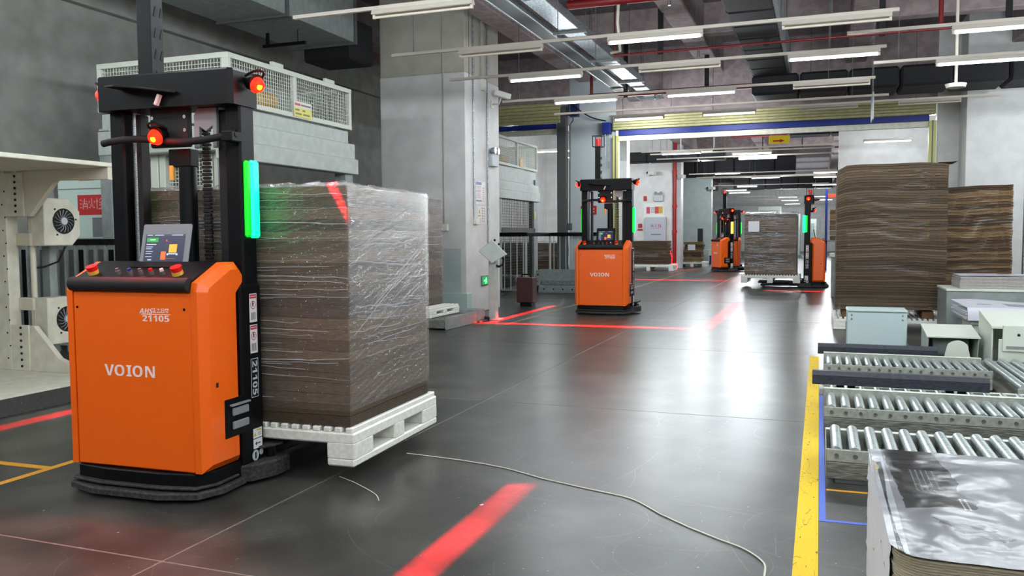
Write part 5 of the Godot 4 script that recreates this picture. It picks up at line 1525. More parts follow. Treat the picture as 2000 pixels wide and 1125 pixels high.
func right_side() -> void:
	var c3 := roller_conveyor("grey roller conveyor nearest the camera, partly under the glossy print stack", 0.06, 2.6, -5.31, -5.95, 0.205, 0.105, 0.034, -0.02)
	part("end_plate", MB.new().bx(-0.004, 0.0, 0.03, 0.2, -0.62, 0.0, 0.001), M.conveyor, c3)
	roller_conveyor("grey worn roller conveyor in the middle, with big pale rollers", 0.05, 3.2, -6.57, -7.12, 0.215, 0.10, 0.034, 0.045)
	roller_conveyor("low roller track behind the middle conveyor, under the long dark guide bar", 0.06, 2.6, -7.32, -7.86, 0.16, 0.12, 0.026, 0.0, false)
	hex_bar("longer dark hexagonal guide bar between the middle and the rear conveyor", -0.04, 1.31, 0.265, -7.62, [0.28, 1.12])
	roller_conveyor("rear roller conveyor with small grey rollers, behind the long guide bar", 0.06, 1.55, -8.83, -9.45, 0.205, 0.092, 0.03, 0.035, false)
	hex_bar("shorter dark hexagonal guide bar behind the rear conveyor, in front of the pale box", 0.0, 1.2, 0.225, -9.88, [0.3, 0.95])
	# cross conveyor with long rollers
	var cc := thing("roller_conveyor", "cross conveyor with long steel rollers at the right ends of the others", "conveyor", Vector3(1.58, 0, -7.95))
	var lr := MB.new().cyl(Vector3(0, 0, 0), Vector3(0, 0, -1.62), 0.036, -1, 18).mesh()
	for k in 10:
		part("roller", lr, M.roller, cc, Transform3D(Basis(Vector3(0, 0, 1), k * 0.9), Vector3(0.05 + k * 0.118, 0.2, 0.0)))
	part("front_rail", MB.new().bx(0, 1.3, 0.02, 0.2, 0.0, 0.02, 0.003), M.conveyor, cc)
	part("rear_rail", MB.new().bx(0, 1.3, 0.02, 0.2, -1.66, -1.62, 0.003), M.conveyor, cc)
	part("base_pan", MB.new().bx(0, 1.3, 0.0, 0.03, -1.62, 0.0, 0.0), M.worn, cc)
	# pale box
	var bx := thing("switch_box", "pale blue-grey steel box with four screws, behind the shorter guide bar", "box", Vector3(0.33, 0, -10.8))
	part("body", MB.new().bx(0, 0.66, 0.03, 0.565, -0.4, 0.0, 0.008), M.sky_box, bx)
	part("lid", MB.new().bx(-0.008, 0.668, 0.567, 0.6, -0.41, 0.012, 0.012), M.sky_box, bx)
	part("foot", MB.new().bx(0.05, 0.61, 0, 0.03, -0.35, -0.05, 0.003), M.tray_dark, bx)
	for x in [0.05, 0.61]:
		for y in [0.48, 0.53]:
			part("screw", MB.new().cyl(Vector3(x, y, 0.0), Vector3(x, y, 0.005), 0.011, -1, 10), M.steel, bx)
	# motor hood and arched plate
	var hd := thing("motor_hood", "pale steel hood open at the front, behind the arched plate", "cover", Vector3(1.15, 0, -10.25))
	var side := poly([[0.0, 0.36], [-0.62, 0.43], [-0.62, 0.08], [-0.1, 0.08]])
	for x in [0.0, 0.5]:
		var sp := MB.new()
		sp.side(side, x, x + 0.012, 0.002)
		part("side_sheet", sp, M.machine, hd)
	part("top_sheet", MB.new().side(poly([[0.02, 0.352], [0.02, 0.366], [-0.62, 0.442], [-0.62, 0.428]]), -0.01, 0.522, 0.003), M.frame_white, hd)
	part("back_sheet", MB.new().bx(0.012, 0.5, 0.05, 0.43, -0.62, -0.61, 0.0), M.machine, hd)
	part("motor", MB.new().cyl(Vector3(0.08, 0.22, -0.35), Vector3(0.44, 0.22, -0.35), 0.12, -1, 16), M.machine_grey, hd)
	part("stand", MB.new().bx(0.02, 0.49, 0, 0.08, -0.6, -0.08, 0.004), M.machine, hd)
	var ap := thing("arched_plate", "upright pale plate with an arched top in front of the open hood", "plate", Vector3(1.41, 0, -9.98))
	var ao := PackedVector2Array()
	ao.append(Vector2(-0.165, 0.0)); ao.append(Vector2(0.165, 0.0))
	for k in 13:
		var a := PI * k / 12.0
		ao.append(Vector2(0.085 * cos(a) + 0.02 * signf(cos(a)) * absf(cos(a)), 0.27 + 0.085 * sin(a)))
	part("plate", MB.new().prism(ao, -0.012, 0.0, 0.003), M.frame_white, ap)
	part("foot", MB.new().bx(-0.17, 0.17, 0, 0.015, -0.1, -0.012, 0.003), M.machine, ap)
	# machine at the right edge
	var ms := thing("feeder_machine", "pale steel feeder side frame with a slot at the right edge", "machine", Vector3(1.74, 0, -9.66))
	part("side_plate", MB.new().bx(0, 1.2, 0.1, 0.42, -0.03, 0.0, 0.004), M.frame_white, ms)
	part("upper_plate", MB.new().bx(0.03, 1.2, 0.30, 0.565, 0.002, 0.03, 0.004), M.frame_white, ms)
	part("slot", MB.new().bx(0.06, 1.2, 0.325, 0.355, 0.03, 0.034, 0.0), M.grey_label, ms)
	part("hole", MB.new().cyl(Vector3(0.17, 0.47, 0.03), Vector3(0.17, 0.47, 0.034), 0.014, -1, 12), M.black_matt, ms)
	part("leg", MB.new().bx(0.1, 0.2, 0, 0.1, -0.1, 0.0, 0.004), M.machine_grey, ms)
	var mc := thing("feeder_cover", "large pale machine cover below the drooping printed sheets at the right edge", "cover", Vector3(1.72, 0, -9.95))
	part("body", MB.new().side(poly([[0.0, 0.02], [0.0, 0.50], [-0.75, 0.60], [-0.75, 0.02]]), 0.0, 0.02, 0.004), M.frame_white, mc)
	part("top", MB.new().side(poly([[0.02, 0.50], [0.02, 0.525], [-0.75, 0.63], [-0.75, 0.605]]), 0.0, 1.3, 0.004), M.frame_white, mc)
	part("back", MB.new().bx(0.02, 1.3, 0.02, 0.60, -0.75, -0.735, 0.002), M.frame_white, mc)
	part("far_side", MB.new().side(poly([[0.0, 0.02], [0.0, 0.50], [-0.735, 0.60], [-0.735, 0.02]]), 1.28, 1.3, 0.004), M.frame_white, mc)
	# printed sheets
	var tb := thing("feed_table", "white feed table carrying the drooping printed sheets", "table", Vector3(1.8, 0, -11.7))
	part("top", MB.new().bx(0, 1.7, 0.36, 0.42, -1.1, 0, 0.006), M.frame_white, tb)
	part("body", MB.new().bx(0.04, 1.7, 0.02, 0.36, -1.0, -0.05, 0.006), M.frame_white, tb)
	part("latch", MB.new().bx(0.32, 0.38, 0.22, 0.32, -0.05, -0.04, 0.002), M.black_matt, tb)
	var ps := thing("print_stack", "curling white printed sheets with a drooping front edge on the feed table", "paper stack", Vector3(1.72, 0.423, -11.62))
	var sag := func(u: float, v: float, y: float) -> float: return 0.02 * sin(u * 6.0 + y * 20.0) * y * 6.0 + 0.05 * pow(maxf(0.0, 0.25 - u), 1.0) * y * 6.0
	board_stack(ps, 1.6, 1.15, 0.10, 3, 3, [M.black_matt, M.paper_edge, M.paper_white], 61, 0.03, 0.015, sag)
	var pg := MB.new()
	pg.grid(func(u: float, v: float) -> Vector3:
		var y := 0.155 + 0.035 * (1.0 - u) * v + 0.012 * sin(u * 9.0) * v
		if v < 0.12: y -= (0.12 - v) / 0.12 * 0.15
		return Vector3(0.02 + 1.62 * u - 0.05 * (1.0 - u) * v, y, 0.06 - 1.2 * maxf(v - 0.1, 0.0) - 0.015 * v), 24, 24)
	part("top_print", pg, print_mat(), ps)
	var ct := thing("grey_cabinet", "grey steel cabinet under the far flat print stack", "cabinet", Vector3(1.68, 0, -12.98))
	part("body", MB.new().bx(0, 2.2, 0.02, 0.70, -0.95, 0, 0.01), M.machine_grey, ct)
	part("top_edge", MB.new().bx(-0.01, 2.2, 0.70, 0.735, -0.96, 0.012, 0.006), M.frame_white, ct)
	var p2 := thing("print_stack", "flat thick stack of printed sheets on the grey cabinet, below the kraft stack", "paper stack", Vector3(1.86, 0.737, -13.05))
	board_stack(p2, 1.7, 0.8, 0.17, 4, 5, [M.paper_edge], 62, 0.006, 0.01, func(u: float, v: float, y: float) -> float: return 0.0)
	var pg2 := MB.new()
	pg2.grid(func(u: float, v: float) -> Vector3: return Vector3(1.7 * u, 0.176 + 0.004 * sin(u * 8.0), -0.8 * v), 12, 6)
	part("top_print", pg2, print_mat(), p2)
	# aluminium post
	var al := thing("profile_post", "slotted aluminium profile post with screwed brackets at the right edge", "post", Vector3(3.22, 0, -15.9))
	part("profile", MB.new().bx(-0.05, 0.05, 0, 2.62, -0.05, 0.05, 0.006), M.galv, al)
	for y in [2.3, 2.55]:
		part("bracket", MB.new().bx(0.05, 0.3, y - 0.05, y + 0.05, -0.03, 0.03, 0.005), M.galv, al)
		part("screw", MB.new().cyl(Vector3(0.1, y, 0.03), Vector3(0.1, y, 0.045), 0.02, -1, 10), M.black_matt, al)
	for k in 5:
		part("hole", MB.new().cyl(Vector3(0, 2.55 - k * 0.1, 0.05), Vector3(0, 2.55 - k * 0.1, 0.053), 0.012, -1, 8), M.black_matt, al)
	front_stack()

func print_mat() -> StandardMaterial3D:
	if not M.has("print"):
		var im := Image.create(256, 256, false, Image.FORMAT_RGBA8)
		im.fill(Color(0.80, 0.80, 0.84))
		im.fill_rect(Rect2i(80, 90, 176, 80), Color(0.50, 0.50, 0.53))
		for k in 30:
			im.fill_rect(Rect2i(90 + (k * 37) % 150, 95 + (k * 23) % 70, 20, 3), Color(0.30, 0.30, 0.34))
		im.fill_rect(Rect2i(30, 120, 26, 14), Color(0.4, 0.4, 0.44))
		M.print = img_mat(im, 0.35)
	return M.print

func front_stack() -> void:
	var t := thing("print_stack", "thick stack of glossy black and white printed boards in the near right corner", "paper stack", Vector3(0.225, 0, -2.62))
	var w := 1.6
	var d := 1.28
	var h := 0.555
	var r := RandomNumberGenerator.new()
	r.seed = 70
	# bundles of boards with a rounded near corner
	for k in 12:
		var b := MB.new()
		for i in 6:
			var y := (k * 6 + i) * h / 72.0
			var th := h / 72.0 * 0.8
			var o := r.randf_range(-0.003, 0.003)
			var pts := PackedVector2Array()
			for a in 7:
				var g := PI / 2 * a / 6.0
				pts.append(Vector2(0.10 - 0.10 * sin(g) + o, -0.10 + 0.10 * cos(g) + o))
			for a in 13:
				pts.append(Vector2(o + r.randf_range(-0.003, 0.003), -0.12 - (d - 0.12) * a / 12.0))
			pts.append(Vector2(w, -d)); pts.append(Vector2(w, 0))
			for a in 5:
				pts.append(Vector2(w - 0.1 - a * 0.33, o))
			b.plan(pts, y, y + th)
		part("board_bundle", b, M.board_tones[k % 2], t)
	# torn white liner along the left side
	for k in 4:
		var g := MB.new()
		var y0 := k * 0.14
		var f := FastNoiseLite.new()
		f.seed = 80 + k
		f.frequency = 3.0
		g.grid(func(u: float, v: float) -> Vector3:
			var n := f.get_noise_2d(u * 3.0, v * 2.0 + k)
			var lo := 0.03 * f.get_noise_2d(u * 9.0, 7.0) * (1.0 - v)
			return Vector3(-0.006 - 0.008 * absf(n) - 0.010 * (1.0 - v) * absf(f.get_noise_2d(u * 12.0, 3.0)), y0 + v * 0.138 + lo + 0.004, -0.10 - u * (d - 0.10)), 60, 6)
		part("torn_liner", g, M.paper_white, t)
	var top := MB.new()
	var fw := FastNoiseLite.new()
	fw.seed = 90
	fw.frequency = 1.0
	top.grid(func(u: float, v: float) -> Vector3:
		var x := -0.012 + u * (w + 0.012)
		var z := -v * (d + 0.02)
		if u < 0.07 and v < 0.09:
			var q := Vector2(x - 0.10, z + 0.10)
			if q.x < 0.0 and q.y > 0.0 and q.length() > 0.112:
				q = q.normalized() * 0.112
				x = 0.10 + q.x; z = -0.10 + q.y
		var y := h + 0.006 + 0.005 * fw.get_noise_2d(x * 2.2, z * 2.6) + 0.0012 * fw.get_noise_2d(x * 14.0, z * 6.0)
		y += 0.010 * pow(maxf(0.0, 1.0 - u / 0.06), 1.5) * sin(v * 5.0 + 0.6)
		return Vector3(x, y, z), 90, 80)
	part("top_print", top, poster_mat(), t)

func poster_mat() -> StandardMaterial3D:
	var n := 768
	var im := Image.create(n, n, false, Image.FORMAT_RGBA8)
	im.fill(Color(0.42, 0.425, 0.44))
	var f := FastNoiseLite.new()
	f.seed = 4
	f.frequency = 0.02
	var dark := poly([[0.035, 0.0], [0.155, 0.0], [0.175, 0.24], [0.18, 0.36], [0.165, 0.44], [0.2, 0.52], [0.185, 0.60], [0.12, 0.60], [0.05, 0.64]])
	var dark2 := poly([[0.10, 0.70], [0.17, 0.74], [0.22, 0.80], [0.2, 0.83], [0.13, 0.79]])
	var dark3 := poly([[0.24, 0.965], [0.5, 0.95], [0.52, 1.0], [0.24, 0.985]])
	for y in n:
		for x in int(n * 0.6):
			var p := Vector2(float(x) / n, 1.0 - float(y) / n)
			var j := Vector2(f.get_noise_2d(x * 1.0, y * 1.0), f.get_noise_2d(x + 500.0, y * 1.0)) * 0.02
			if p.x > 0.012 and p.x < 0.02 + 0.004 * sin(p.y * 7.0) and p.y > 0.15:
				im.set_pixel(x, y, Color(0.05, 0.05, 0.06))
			elif Geometry2D.is_point_in_polygon(p + j * 0.3, dark) or Geometry2D.is_point_in_polygon(p + j, dark2) or Geometry2D.is_point_in_polygon(p, dark3):
				im.set_pixel(x, y, Color(0.11, 0.11, 0.12))
			elif p.x < 0.03:
				im.set_pixel(x, y, Color(0.56, 0.57, 0.59))
	for k in 5:
		for i in 14:
			im.fill_rect(Rect2i(int(n * (0.085 + k * 0.012)), int(n * (0.76 - i * 0.016)), 3, int(n * 0.010)), Color(0.42, 0.42, 0.43))
	for k in 2:
		for i in 8:
			im.fill_rect(Rect2i(int(n * (0.165 + k * 0.010)), int(n * (0.49 - i * 0.014)), 3, int(n * 0.009)), Color(0.70, 0.69, 0.69))
	for q in [[0.34, 0.20, 0.03], [0.345, 0.24, 0.02]]:
		im.fill_rect(Rect2i(int(n * q[0]), int(n * (1.0 - q[1] - q[2])), 70, int(n * q[2])), Color(0.84, 0.30, 0.16))
	im.fill_rect(Rect2i(int(n * 0.33), int(n * 0.66), 54, 20), Color(0.84, 0.30, 0.16))
	for k in 5:
		im.fill_rect(Rect2i(int(n * 0.31), int(n * 0.52) + k * 9, 90, 4), Color(0.14, 0.15, 0.15))
	var m := img_mat(im, 0.2)
	m.metallic_specular = 0.3
	m.clearcoat_enabled = true
	m.clearcoat = 0.12
	m.clearcoat_roughness = 0.08
	return m

func far_wall(called: String, x0: float, x1: float, z0: float, z1: float, m: Material, h := 6.4) -> MeshInstance3D:
	return struct(called, MB.new().bx(x0, x1, 0, h, z0, z1, 0.004), m)

func far_room() -> void:
	far_wall("wall_far_left", -12.7, -12.3, -80.0, -22.0, M.white_paint)
	far_wall("wall_fire_cabinet", -12.3, -6.3, -38.4, -38.0, M.white_paint)
	far_wall("column_far", -6.48, -5.98, -39.2, -38.5, M.white_paint)
	far_wall("wall_far_corner", -9.0, -5.5, -46.4, -46.0, M.teal_paint)
	far_wall("wall_far_end", -12.3, 8.6, -80.4, -80.0, M.white_paint)
	far_wall("wall_far_right", 0.5, 8.6, -27.4, -27.0, M.white_paint)
	var sp := thing("steel_post", "white boxed post just inside the left yellow door jamb", "post", Vector3(-5.42, 0, -23.4))
	part("shaft", MB.new().bx(-0.02, 0.3, 0, 6.4, -0.2, 0.2, 0.01), M.white_paint, sp)
	# fire hose cabinet and its neighbours on the far wall
	var fc := thing("fire_cabinet", "pale grey fire hose cabinet with red written characters on the far wall", "cabinet", Vector3(-6.98, 1.15, -38.0))
	part("body", MB.new().bx(-0.5, 0.44, 0, 1.2, 0.0, 0.2, 0.015), M.light_grey, fc)
	var ci := Image.create(160, 200, false, Image.FORMAT_RGBA8)
	ci.fill(Color(0.70, 0.71, 0.75))
	glyphs(ci, 36, 50, 3, 3, Color(0.62, 0.16, 0.24), 11)
	ci.fill_rect(Rect2i(40, 84, 80, 3), Color(0.66, 0.4, 0.45))
	for k in 7:
		ci.fill_rect(Rect2i(44 + k * 12, 132, 8, 8), Color(0.2, 0.2, 0.24))
	var cq := MB.new()
	cq.quad(Vector3(-0.46, 0.04, 0.203), Vector3(0.40, 0.04, 0.203), Vector3(0.40, 1.16, 0.203), Vector3(-0.46, 1.16, 0.203), Vector3(0, 0, 1))
	part("door", cq, img_mat(ci, 0.4), fc)
	var nb := thing("wall_notice", "white and yellow printed notice above the fire hose cabinet", "notice", Vector3(-7.1, 2.66, -38.0))
	part("board", MB.new().bx(-0.4, 0.4, -0.2, 0.2, 0, 0.02, 0.003), M.paper_white, nb)
	part("red_print", MB.new().bx(-0.36, -0.2, -0.15, 0.15, 0.02, 0.023, 0.0), flat(Color(0.75, 0.25, 0.35), 0.5), nb)
	part("red_print", MB.new().bx(0.02, 0.2, -0.15, 0.16, 0.02, 0.023, 0.0), flat(Color(0.75, 0.25, 0.20), 0.5), nb)
	part("yellow_print", MB.new().bx(0.2, 0.38, -0.15, 0.16, 0.02, 0.023, 0.0), flat(Color(0.80, 0.62, 0.10), 0.5), nb)
	for k in 3:
		part("print_line", MB.new().bx(-0.17, 0.0, -0.1 + k * 0.09, -0.06 + k * 0.09, 0.02, 0.023, 0.0), M.grey_label, nb)
	var bx := thing("cable_box", "white wall box between the notice and the fire hose cabinet", "box", Vector3(-7.1, 2.36, -38.0))
	part("case", MB.new().bx(-0.52, 0.45, -0.06, 0.62, 0.0, 0.012, 0.004), M.white_plastic, bx)
	var em := thing("emergency_light", "white twin emergency light on the far wall left of the red pipe", "light", Vector3(-6.9, 3.2, -38.0))
	part("case", MB.new().bx(-0.22, 0.22, -0.14, 0.14, 0, 0.12, 0.015), M.light_grey, em)
	for s in [-0.12, 0.12]:
		part("head", MB.new().cyl(Vector3(s, 0.22, 0.02), Vector3(s, 0.22, 0.14), 0.06, 0.08, 14), M.grey_label, em)
	var al := thing("fire_alarm", "small red fire alarm on the far wall beside the unladen truck's mast", "alarm", Vector3(-7.52, 3.2, -38.0))
	part("case", MB.new().bx(-0.07, 0.07, -0.11, 0.11, 0, 0.06, 0.01), M.red_sign, al)
	var al2 := thing("fire_call_point", "red call point with a dark label left of the fire hose cabinet", "alarm", Vector3(-7.75, 1.85, -38.0))
	part("case", MB.new().bx(-0.09, 0.09, 0.02, 0.2, 0, 0.05, 0.01), M.red_sign, al2)
	part("label", MB.new().bx(-0.12, 0.12, -0.12, -0.04, 0, 0.02, 0.003), M.red_sign, al2)
	var rp := thing("fire_pipe", "upright red fire pipe beside the far corner column", "pipe", Vector3(-6.16, 0, -37.9))
	part("main", MB.new().cyl(Vector3(0, 0, 0), Vector3(0, 6.4, 0), 0.085, -1, 14), flat(Color(0.58, 0.03, 0.06), 0.4), rp)
	for y in [1.6, 2.75, 4.3]:
		part("coupling", MB.new().cyl(Vector3(0, y, 0), Vector3(0, y + 0.14, 0), 0.11, -1, 14), M.red_sign, rp)
	var cms := [[Vector3(-7.3, 4.3, -38.0), "white camera with a dark lens on the wall above the emergency light", 1.0], [Vector3(-5.36, 4.35, -23.2), "white camera on the boxed post inside the left door jamb", 0.8], [Vector3(-6.05, 4.15, -38.5), "white camera on the far corner column under the black duct", 1.0], [Vector3(-5.6, 4.0, -46.0), "small white camera at the edge of the pale far wall", 1.0]]
	for q in cms:
		var c := thing("security_camera", q[1], "camera", q[0])
		part("arm", MB.new().bx(-0.02, 0.02, -0.08, 0.02, -0.02, 0.3, 0.004), M.white_plastic, c)
		part("body", MB.new().bar(Vector3(-0.02, 0.05, 0.2), Vector3(0.3, 0.0, 0.45), 0.18 * q[2], 0.16 * q[2], 0.02), M.white_plastic, c)
		part("lens", MB.new().cyl(Vector3(-0.05, 0.05, 0.22), Vector3(-0.1, 0.05, 0.26), 0.05, -1, 12), M.black_matt, c)
	# ducts
	var d1 := thing("air_duct", "flat black air duct crossing the far room above the fire hose cabinet", "duct", Vector3(-8.6, 4.46, -33.4))
	for k in 5:
		part("section", MB.new().bx(k * 1.02, k * 1.02 + 1.0, 0, 0.40, -0.8, 0, 0.04), M.duct, d1)
	for k in 4:
		part("hanger_rod", MB.new().cyl(Vector3(0.6 + k * 1.33, 0.2, -0.82), Vector3(0.6 + k * 1.33, 1.94, -0.82), 0.025, -1, 8), M.light_grey, d1)
	var d2 := thing("air_duct", "deep black air duct farther back, beyond the far corner column", "duct", Vector3(-7.3, 4.6, -45.0))
	for k in 6:
		part("section", MB.new().bx(k * 1.02, k * 1.02 + 1.0, 0, 0.95, -0.9, 0, 0.05), M.duct, d2)
	for k in 3:
		part("hanger_rod", MB.new().cyl(Vector3(0.3 + k * 1.6, 0.93, -0.45), Vector3(0.3 + k * 1.6, 1.80, -0.45), 0.02, -1, 6), M.tray_dark, d2)
	var d3 := thing("air_duct", "dark air duct just behind the wide shutter, near its right end", "duct", Vector3(-1.0, 4.72, -28.6))
	for k in 3:
		part("section", MB.new().bx(k * 1.3, k * 1.3 + 1.27, 0, 0.5, -0.9, 0, 0.04), M.duct, d3)
	for k in 3:
		part("hanger_rod", MB.new().cyl(Vector3(0.3 + k * 1.6, 0.48, -0.45), Vector3(0.3 + k * 1.6, 1.68, -0.45), 0.02, -1, 6), M.tray_dark, d3)
	var d4 := thing("air_duct", "long dark air duct across the end of the far room", "duct", Vector3(-5.4, 4.5, -57.0))
	for k in 6:
		part("section", MB.new().bx(k * 1.02, k * 1.02 + 1.0, 0, 0.8, -1.2, 0, 0.04), M.duct, d4)
	for k in 3:
		part("hanger_rod", MB.new().cyl(Vector3(0.3 + k * 1.6, 0.78, -0.45), Vector3(0.3 + k * 1.6, 1.90, -0.45), 0.02, -1, 6), M.tray_dark, d4)
	# pipes in the far room
	for q in [[4.95, -30.5, 0.03, "thin red pipe behind the arrow sign"], [4.9, -35.0, 0.03, "thin red pipe farther behind the arrow sign, over the far lamps"]]:
		var p := thing("sprinkler_pipe", q[3], "pipe", Vector3(-3.0, q[0], q[1]))
		part("main", MB.new().cyl(Vector3.ZERO, Vector3(4.6, 0, 0), q[2], -1, 8), M.red_pipe, p)
		for k in 3:
			part("hanger_rod", MB.new().cyl(Vector3(0.8 + k * 1.5, 0, 0), Vector3(0.8 + k * 1.5, 6.4 - q[0], 0), 0.02, -1, 6), M.duct, p)
	# arrow sign
	var ar := thing("arrow_sign", "yellow hanging sign with a red arrow pointing right, under the wide shutter", "sign", Vector3(-1.21, 4.30, -27.0))
	part("board", MB.new().bx(-0.31, 0.31, 0, 0.24, -0.015, 0.015, 0.004), M.yellow_sign, ar)
	part("arrow", MB.new().prism(poly([[-0.18, 0.065], [0.02, 0.06], [0.02, 0.03], [0.16, 0.085], [0.02, 0.14], [0.02, 0.11], [-0.18, 0.105]]), 0.015, 0.019), M.red_sign, ar)
	for s in [-0.25, 0.25]:
		part("wire", MB.new().cyl(Vector3(s, 0.24, 0), Vector3(s, 2.1, 0), 0.006, -1, 6), M.galv, ar)
	var rs := thing("red_sign", "red sign with white lines on the grey wall left of the unladen truck", "sign", Vector3(-6.02, 2.2, -22.0))
	part("board", MB.new().bx(-0.1, 0.34, -0.12, 0.12, 0, 0.02, 0.003), M.red_sign, rs)
	for k in 2:
		part("print_line", MB.new().bx(-0.04, 0.28, -0.06 + k * 0.08, -0.03 + k * 0.08, 0.02, 0.022, 0.0), M.white_ink, rs)
	# lamps
	var fl := [[-4.75, -26.6, 4.1, "dim batten lamp just behind the wide shutter's left end"], [-2.72, -28.1, 4.16, "upper of the two bright lamps under the wide shutter"], [-2.62, -29.3, 4.1, "lower of the two bright lamps under the wide shutter"],
		[1.1, -25.4, 4.1, "batten lamp in front of the white far partition, near the right door jamb"], [-8.9, -26.2, 4.3, "bright batten lamp in the dim room behind the railing"],
		[-2.95, -39.3, 4.1, "bright far lamp in the middle of the far room, third row back"], [-0.3, -37.0, 4.1, "bright far lamp left of the tall bare stack, upper one"], [-0.3, -40.0, 4.1, "bright far lamp left of the tall bare stack, second one down"], [-0.4, -46.2, 4.1, "bright far lamp left of the tall bare stack, third one down"],
		[-5.2, -49.6, 4.1, "bright far lamp above the far left truck, upper one"], [-5.25, -52.6, 4.1, "bright far lamp above the far left truck, lower one"], [-2.7, -60.0, 4.1, "very distant lamp above the load of the side-on truck"], [-2.75, -66.0, 4.1, "very distant lamp just below the one above the side-on truck's load"], [-0.4, -60.0, 4.1, "very distant lamp right of the side-on truck's mast"], [-0.4, -66.0, 4.1, "very distant lamp right of the side-on truck's mast, lower one"], [-2.8, -73.5, 4.1, "most distant lamp at the end of the far room"]]
	var rails := {}
	for q in fl:
		ceiling_lamp(q[0], q[1], q[2], true, q[3], "", 1.25, q[1] < -27.0, (0.6 if q[0] > 1.0 else 1.4) if q[1] > -45.0 else 2.6)
		if q[1] < -25.5 and q[0] > -5.0:
			if not rails.has(q[1]): rails[q[1]] = lamp_rail(-5.4, 0.4, q[1], q[2] + 0.05, "pale lamp rail over the %s" % q[3].replace("bright far lamp", "far lamp").replace(" of the far room", "").replace("very distant", "distant"))
	for z in [-24.0, -31.5, -34.5, -43.0, -55.0]:
		for x in [-9.5, -5.0, 1.9, 4.5]:
			if (x > 0.0 and z < -24.5) or (x < -9.0 and z < -36.0): continue
			ceiling_lamp(x, z, 4.6, true, "lit white batten lamp in the far room, hidden by the shutter and walls", "hidden lamps of the far room", 1.25, true, 0.7 if x > 0.0 else 1.5)
	# clutter at the far end
	var rk := thing("storage_rack", "far storage rack with blue posts and an orange beam beside the tall bare stack", "rack", Vector3(0.25, 0, -37.5))
	for x in [0.0, 1.6]:
		part("post", MB.new().bx(x - 0.05, x + 0.05, 0, 3.4, -0.05, 0.05, 0.006), M.blue, rk)
	part("beam", MB.new().bx(0.05, 1.6, 3.05, 3.2, -0.04, 0.04, 0.006), flat(Color(0.80, 0.25, 0.12), 0.5), rk)
	part("shelf", MB.new().bx(0.05, 1.6, 1.2, 1.26, -0.7, 0.05, 0.006), M.machine_grey, rk)
	var pl := thing("bollard", "white-capped grey bollard at the left foot of the tall bare stack", "bollard", Vector3(0.33, 0, -21.3))
	part("shaft", MB.new().bx(-0.06, 0.06, 0, 0.95, -0.06, 0.06, 0.01), M.machine_grey, pl)
	part("cap", MB.new().bx(-0.1, 0.1, 0.95, 1.06, -0.1, 0.1, 0.02), M.frame_white, pl)
	var ks := thing("board_stack", "far brown stack on the storage rack", "board stack", Vector3(0.4, 1.262, -37.55))
	board_stack(ks, 1.0, 0.6, 1.3, 6, 4, M.kraft_tones, 64, 0.006, 0.01, func(u: float, v: float, y: float) -> float: return 0.0)
	for q in [[-4.9, -44.0, 0.9, "blue tote box on the floor behind the far left truck", M.blue, 0.45], [-4.05, -44.2, 0.5, "brown carton on the floor behind the far left truck", M.wood, 0.35], [-5.3, -45.0, 0.5, "white tray stack on the floor by the pale far wall", M.frame_white, 0.75]]:
		var b := thing("storage_box", q[3], "box", Vector3(q[0], 0, q[1]))
		part("body", MB.new().bx(-q[2] / 2, q[2] / 2, 0, q[5], -0.5, 0, 0.02), q[4], b)
		part("rim", MB.new().bx(-q[2] / 2 - 0.02, q[2] / 2 + 0.02, q[5] - 0.06, q[5], -0.52, 0.02, 0.01), q[4], b)
	var gp := thing("dark_post", "dark green upright post in front of the pale far wall", "post", Vector3(-5.75, 0, -43.5))
	part("shaft", MB.new().bx(-0.13, 0.13, 0, 1.85, -0.1, 0.1, 0.01), flat(Color(0.06, 0.10, 0.09), 0.5), gp)
	for q in [[-3.5, -64.0, 1.6, 3.6, "distant grey machine cabinet with a pale front, left of the side-on truck"], [-1.9, -63.0, 1.2, 3.0, "distant white machine cabinet behind the wrapped dark stack"], [-0.6, -62.0, 0.8, 2.6, "distant narrow cabinet behind the side-on truck's mast"]]:
		var mcb := thing("machine_cabinet", q[4], "cabinet", Vector3(q[0], 0, q[1]))
		part("body", MB.new().bx(-q[2] / 2, q[2] / 2, 0, q[3], -1.0, 0, 0.03), M.machine, mcb)
		part("door", MB.new().bx(-q[2] / 2 + 0.15, q[2] / 2 - 0.15, 0.3, q[3] - 0.3, 0, 0.02, 0.008), M.machine_grey, mcb)

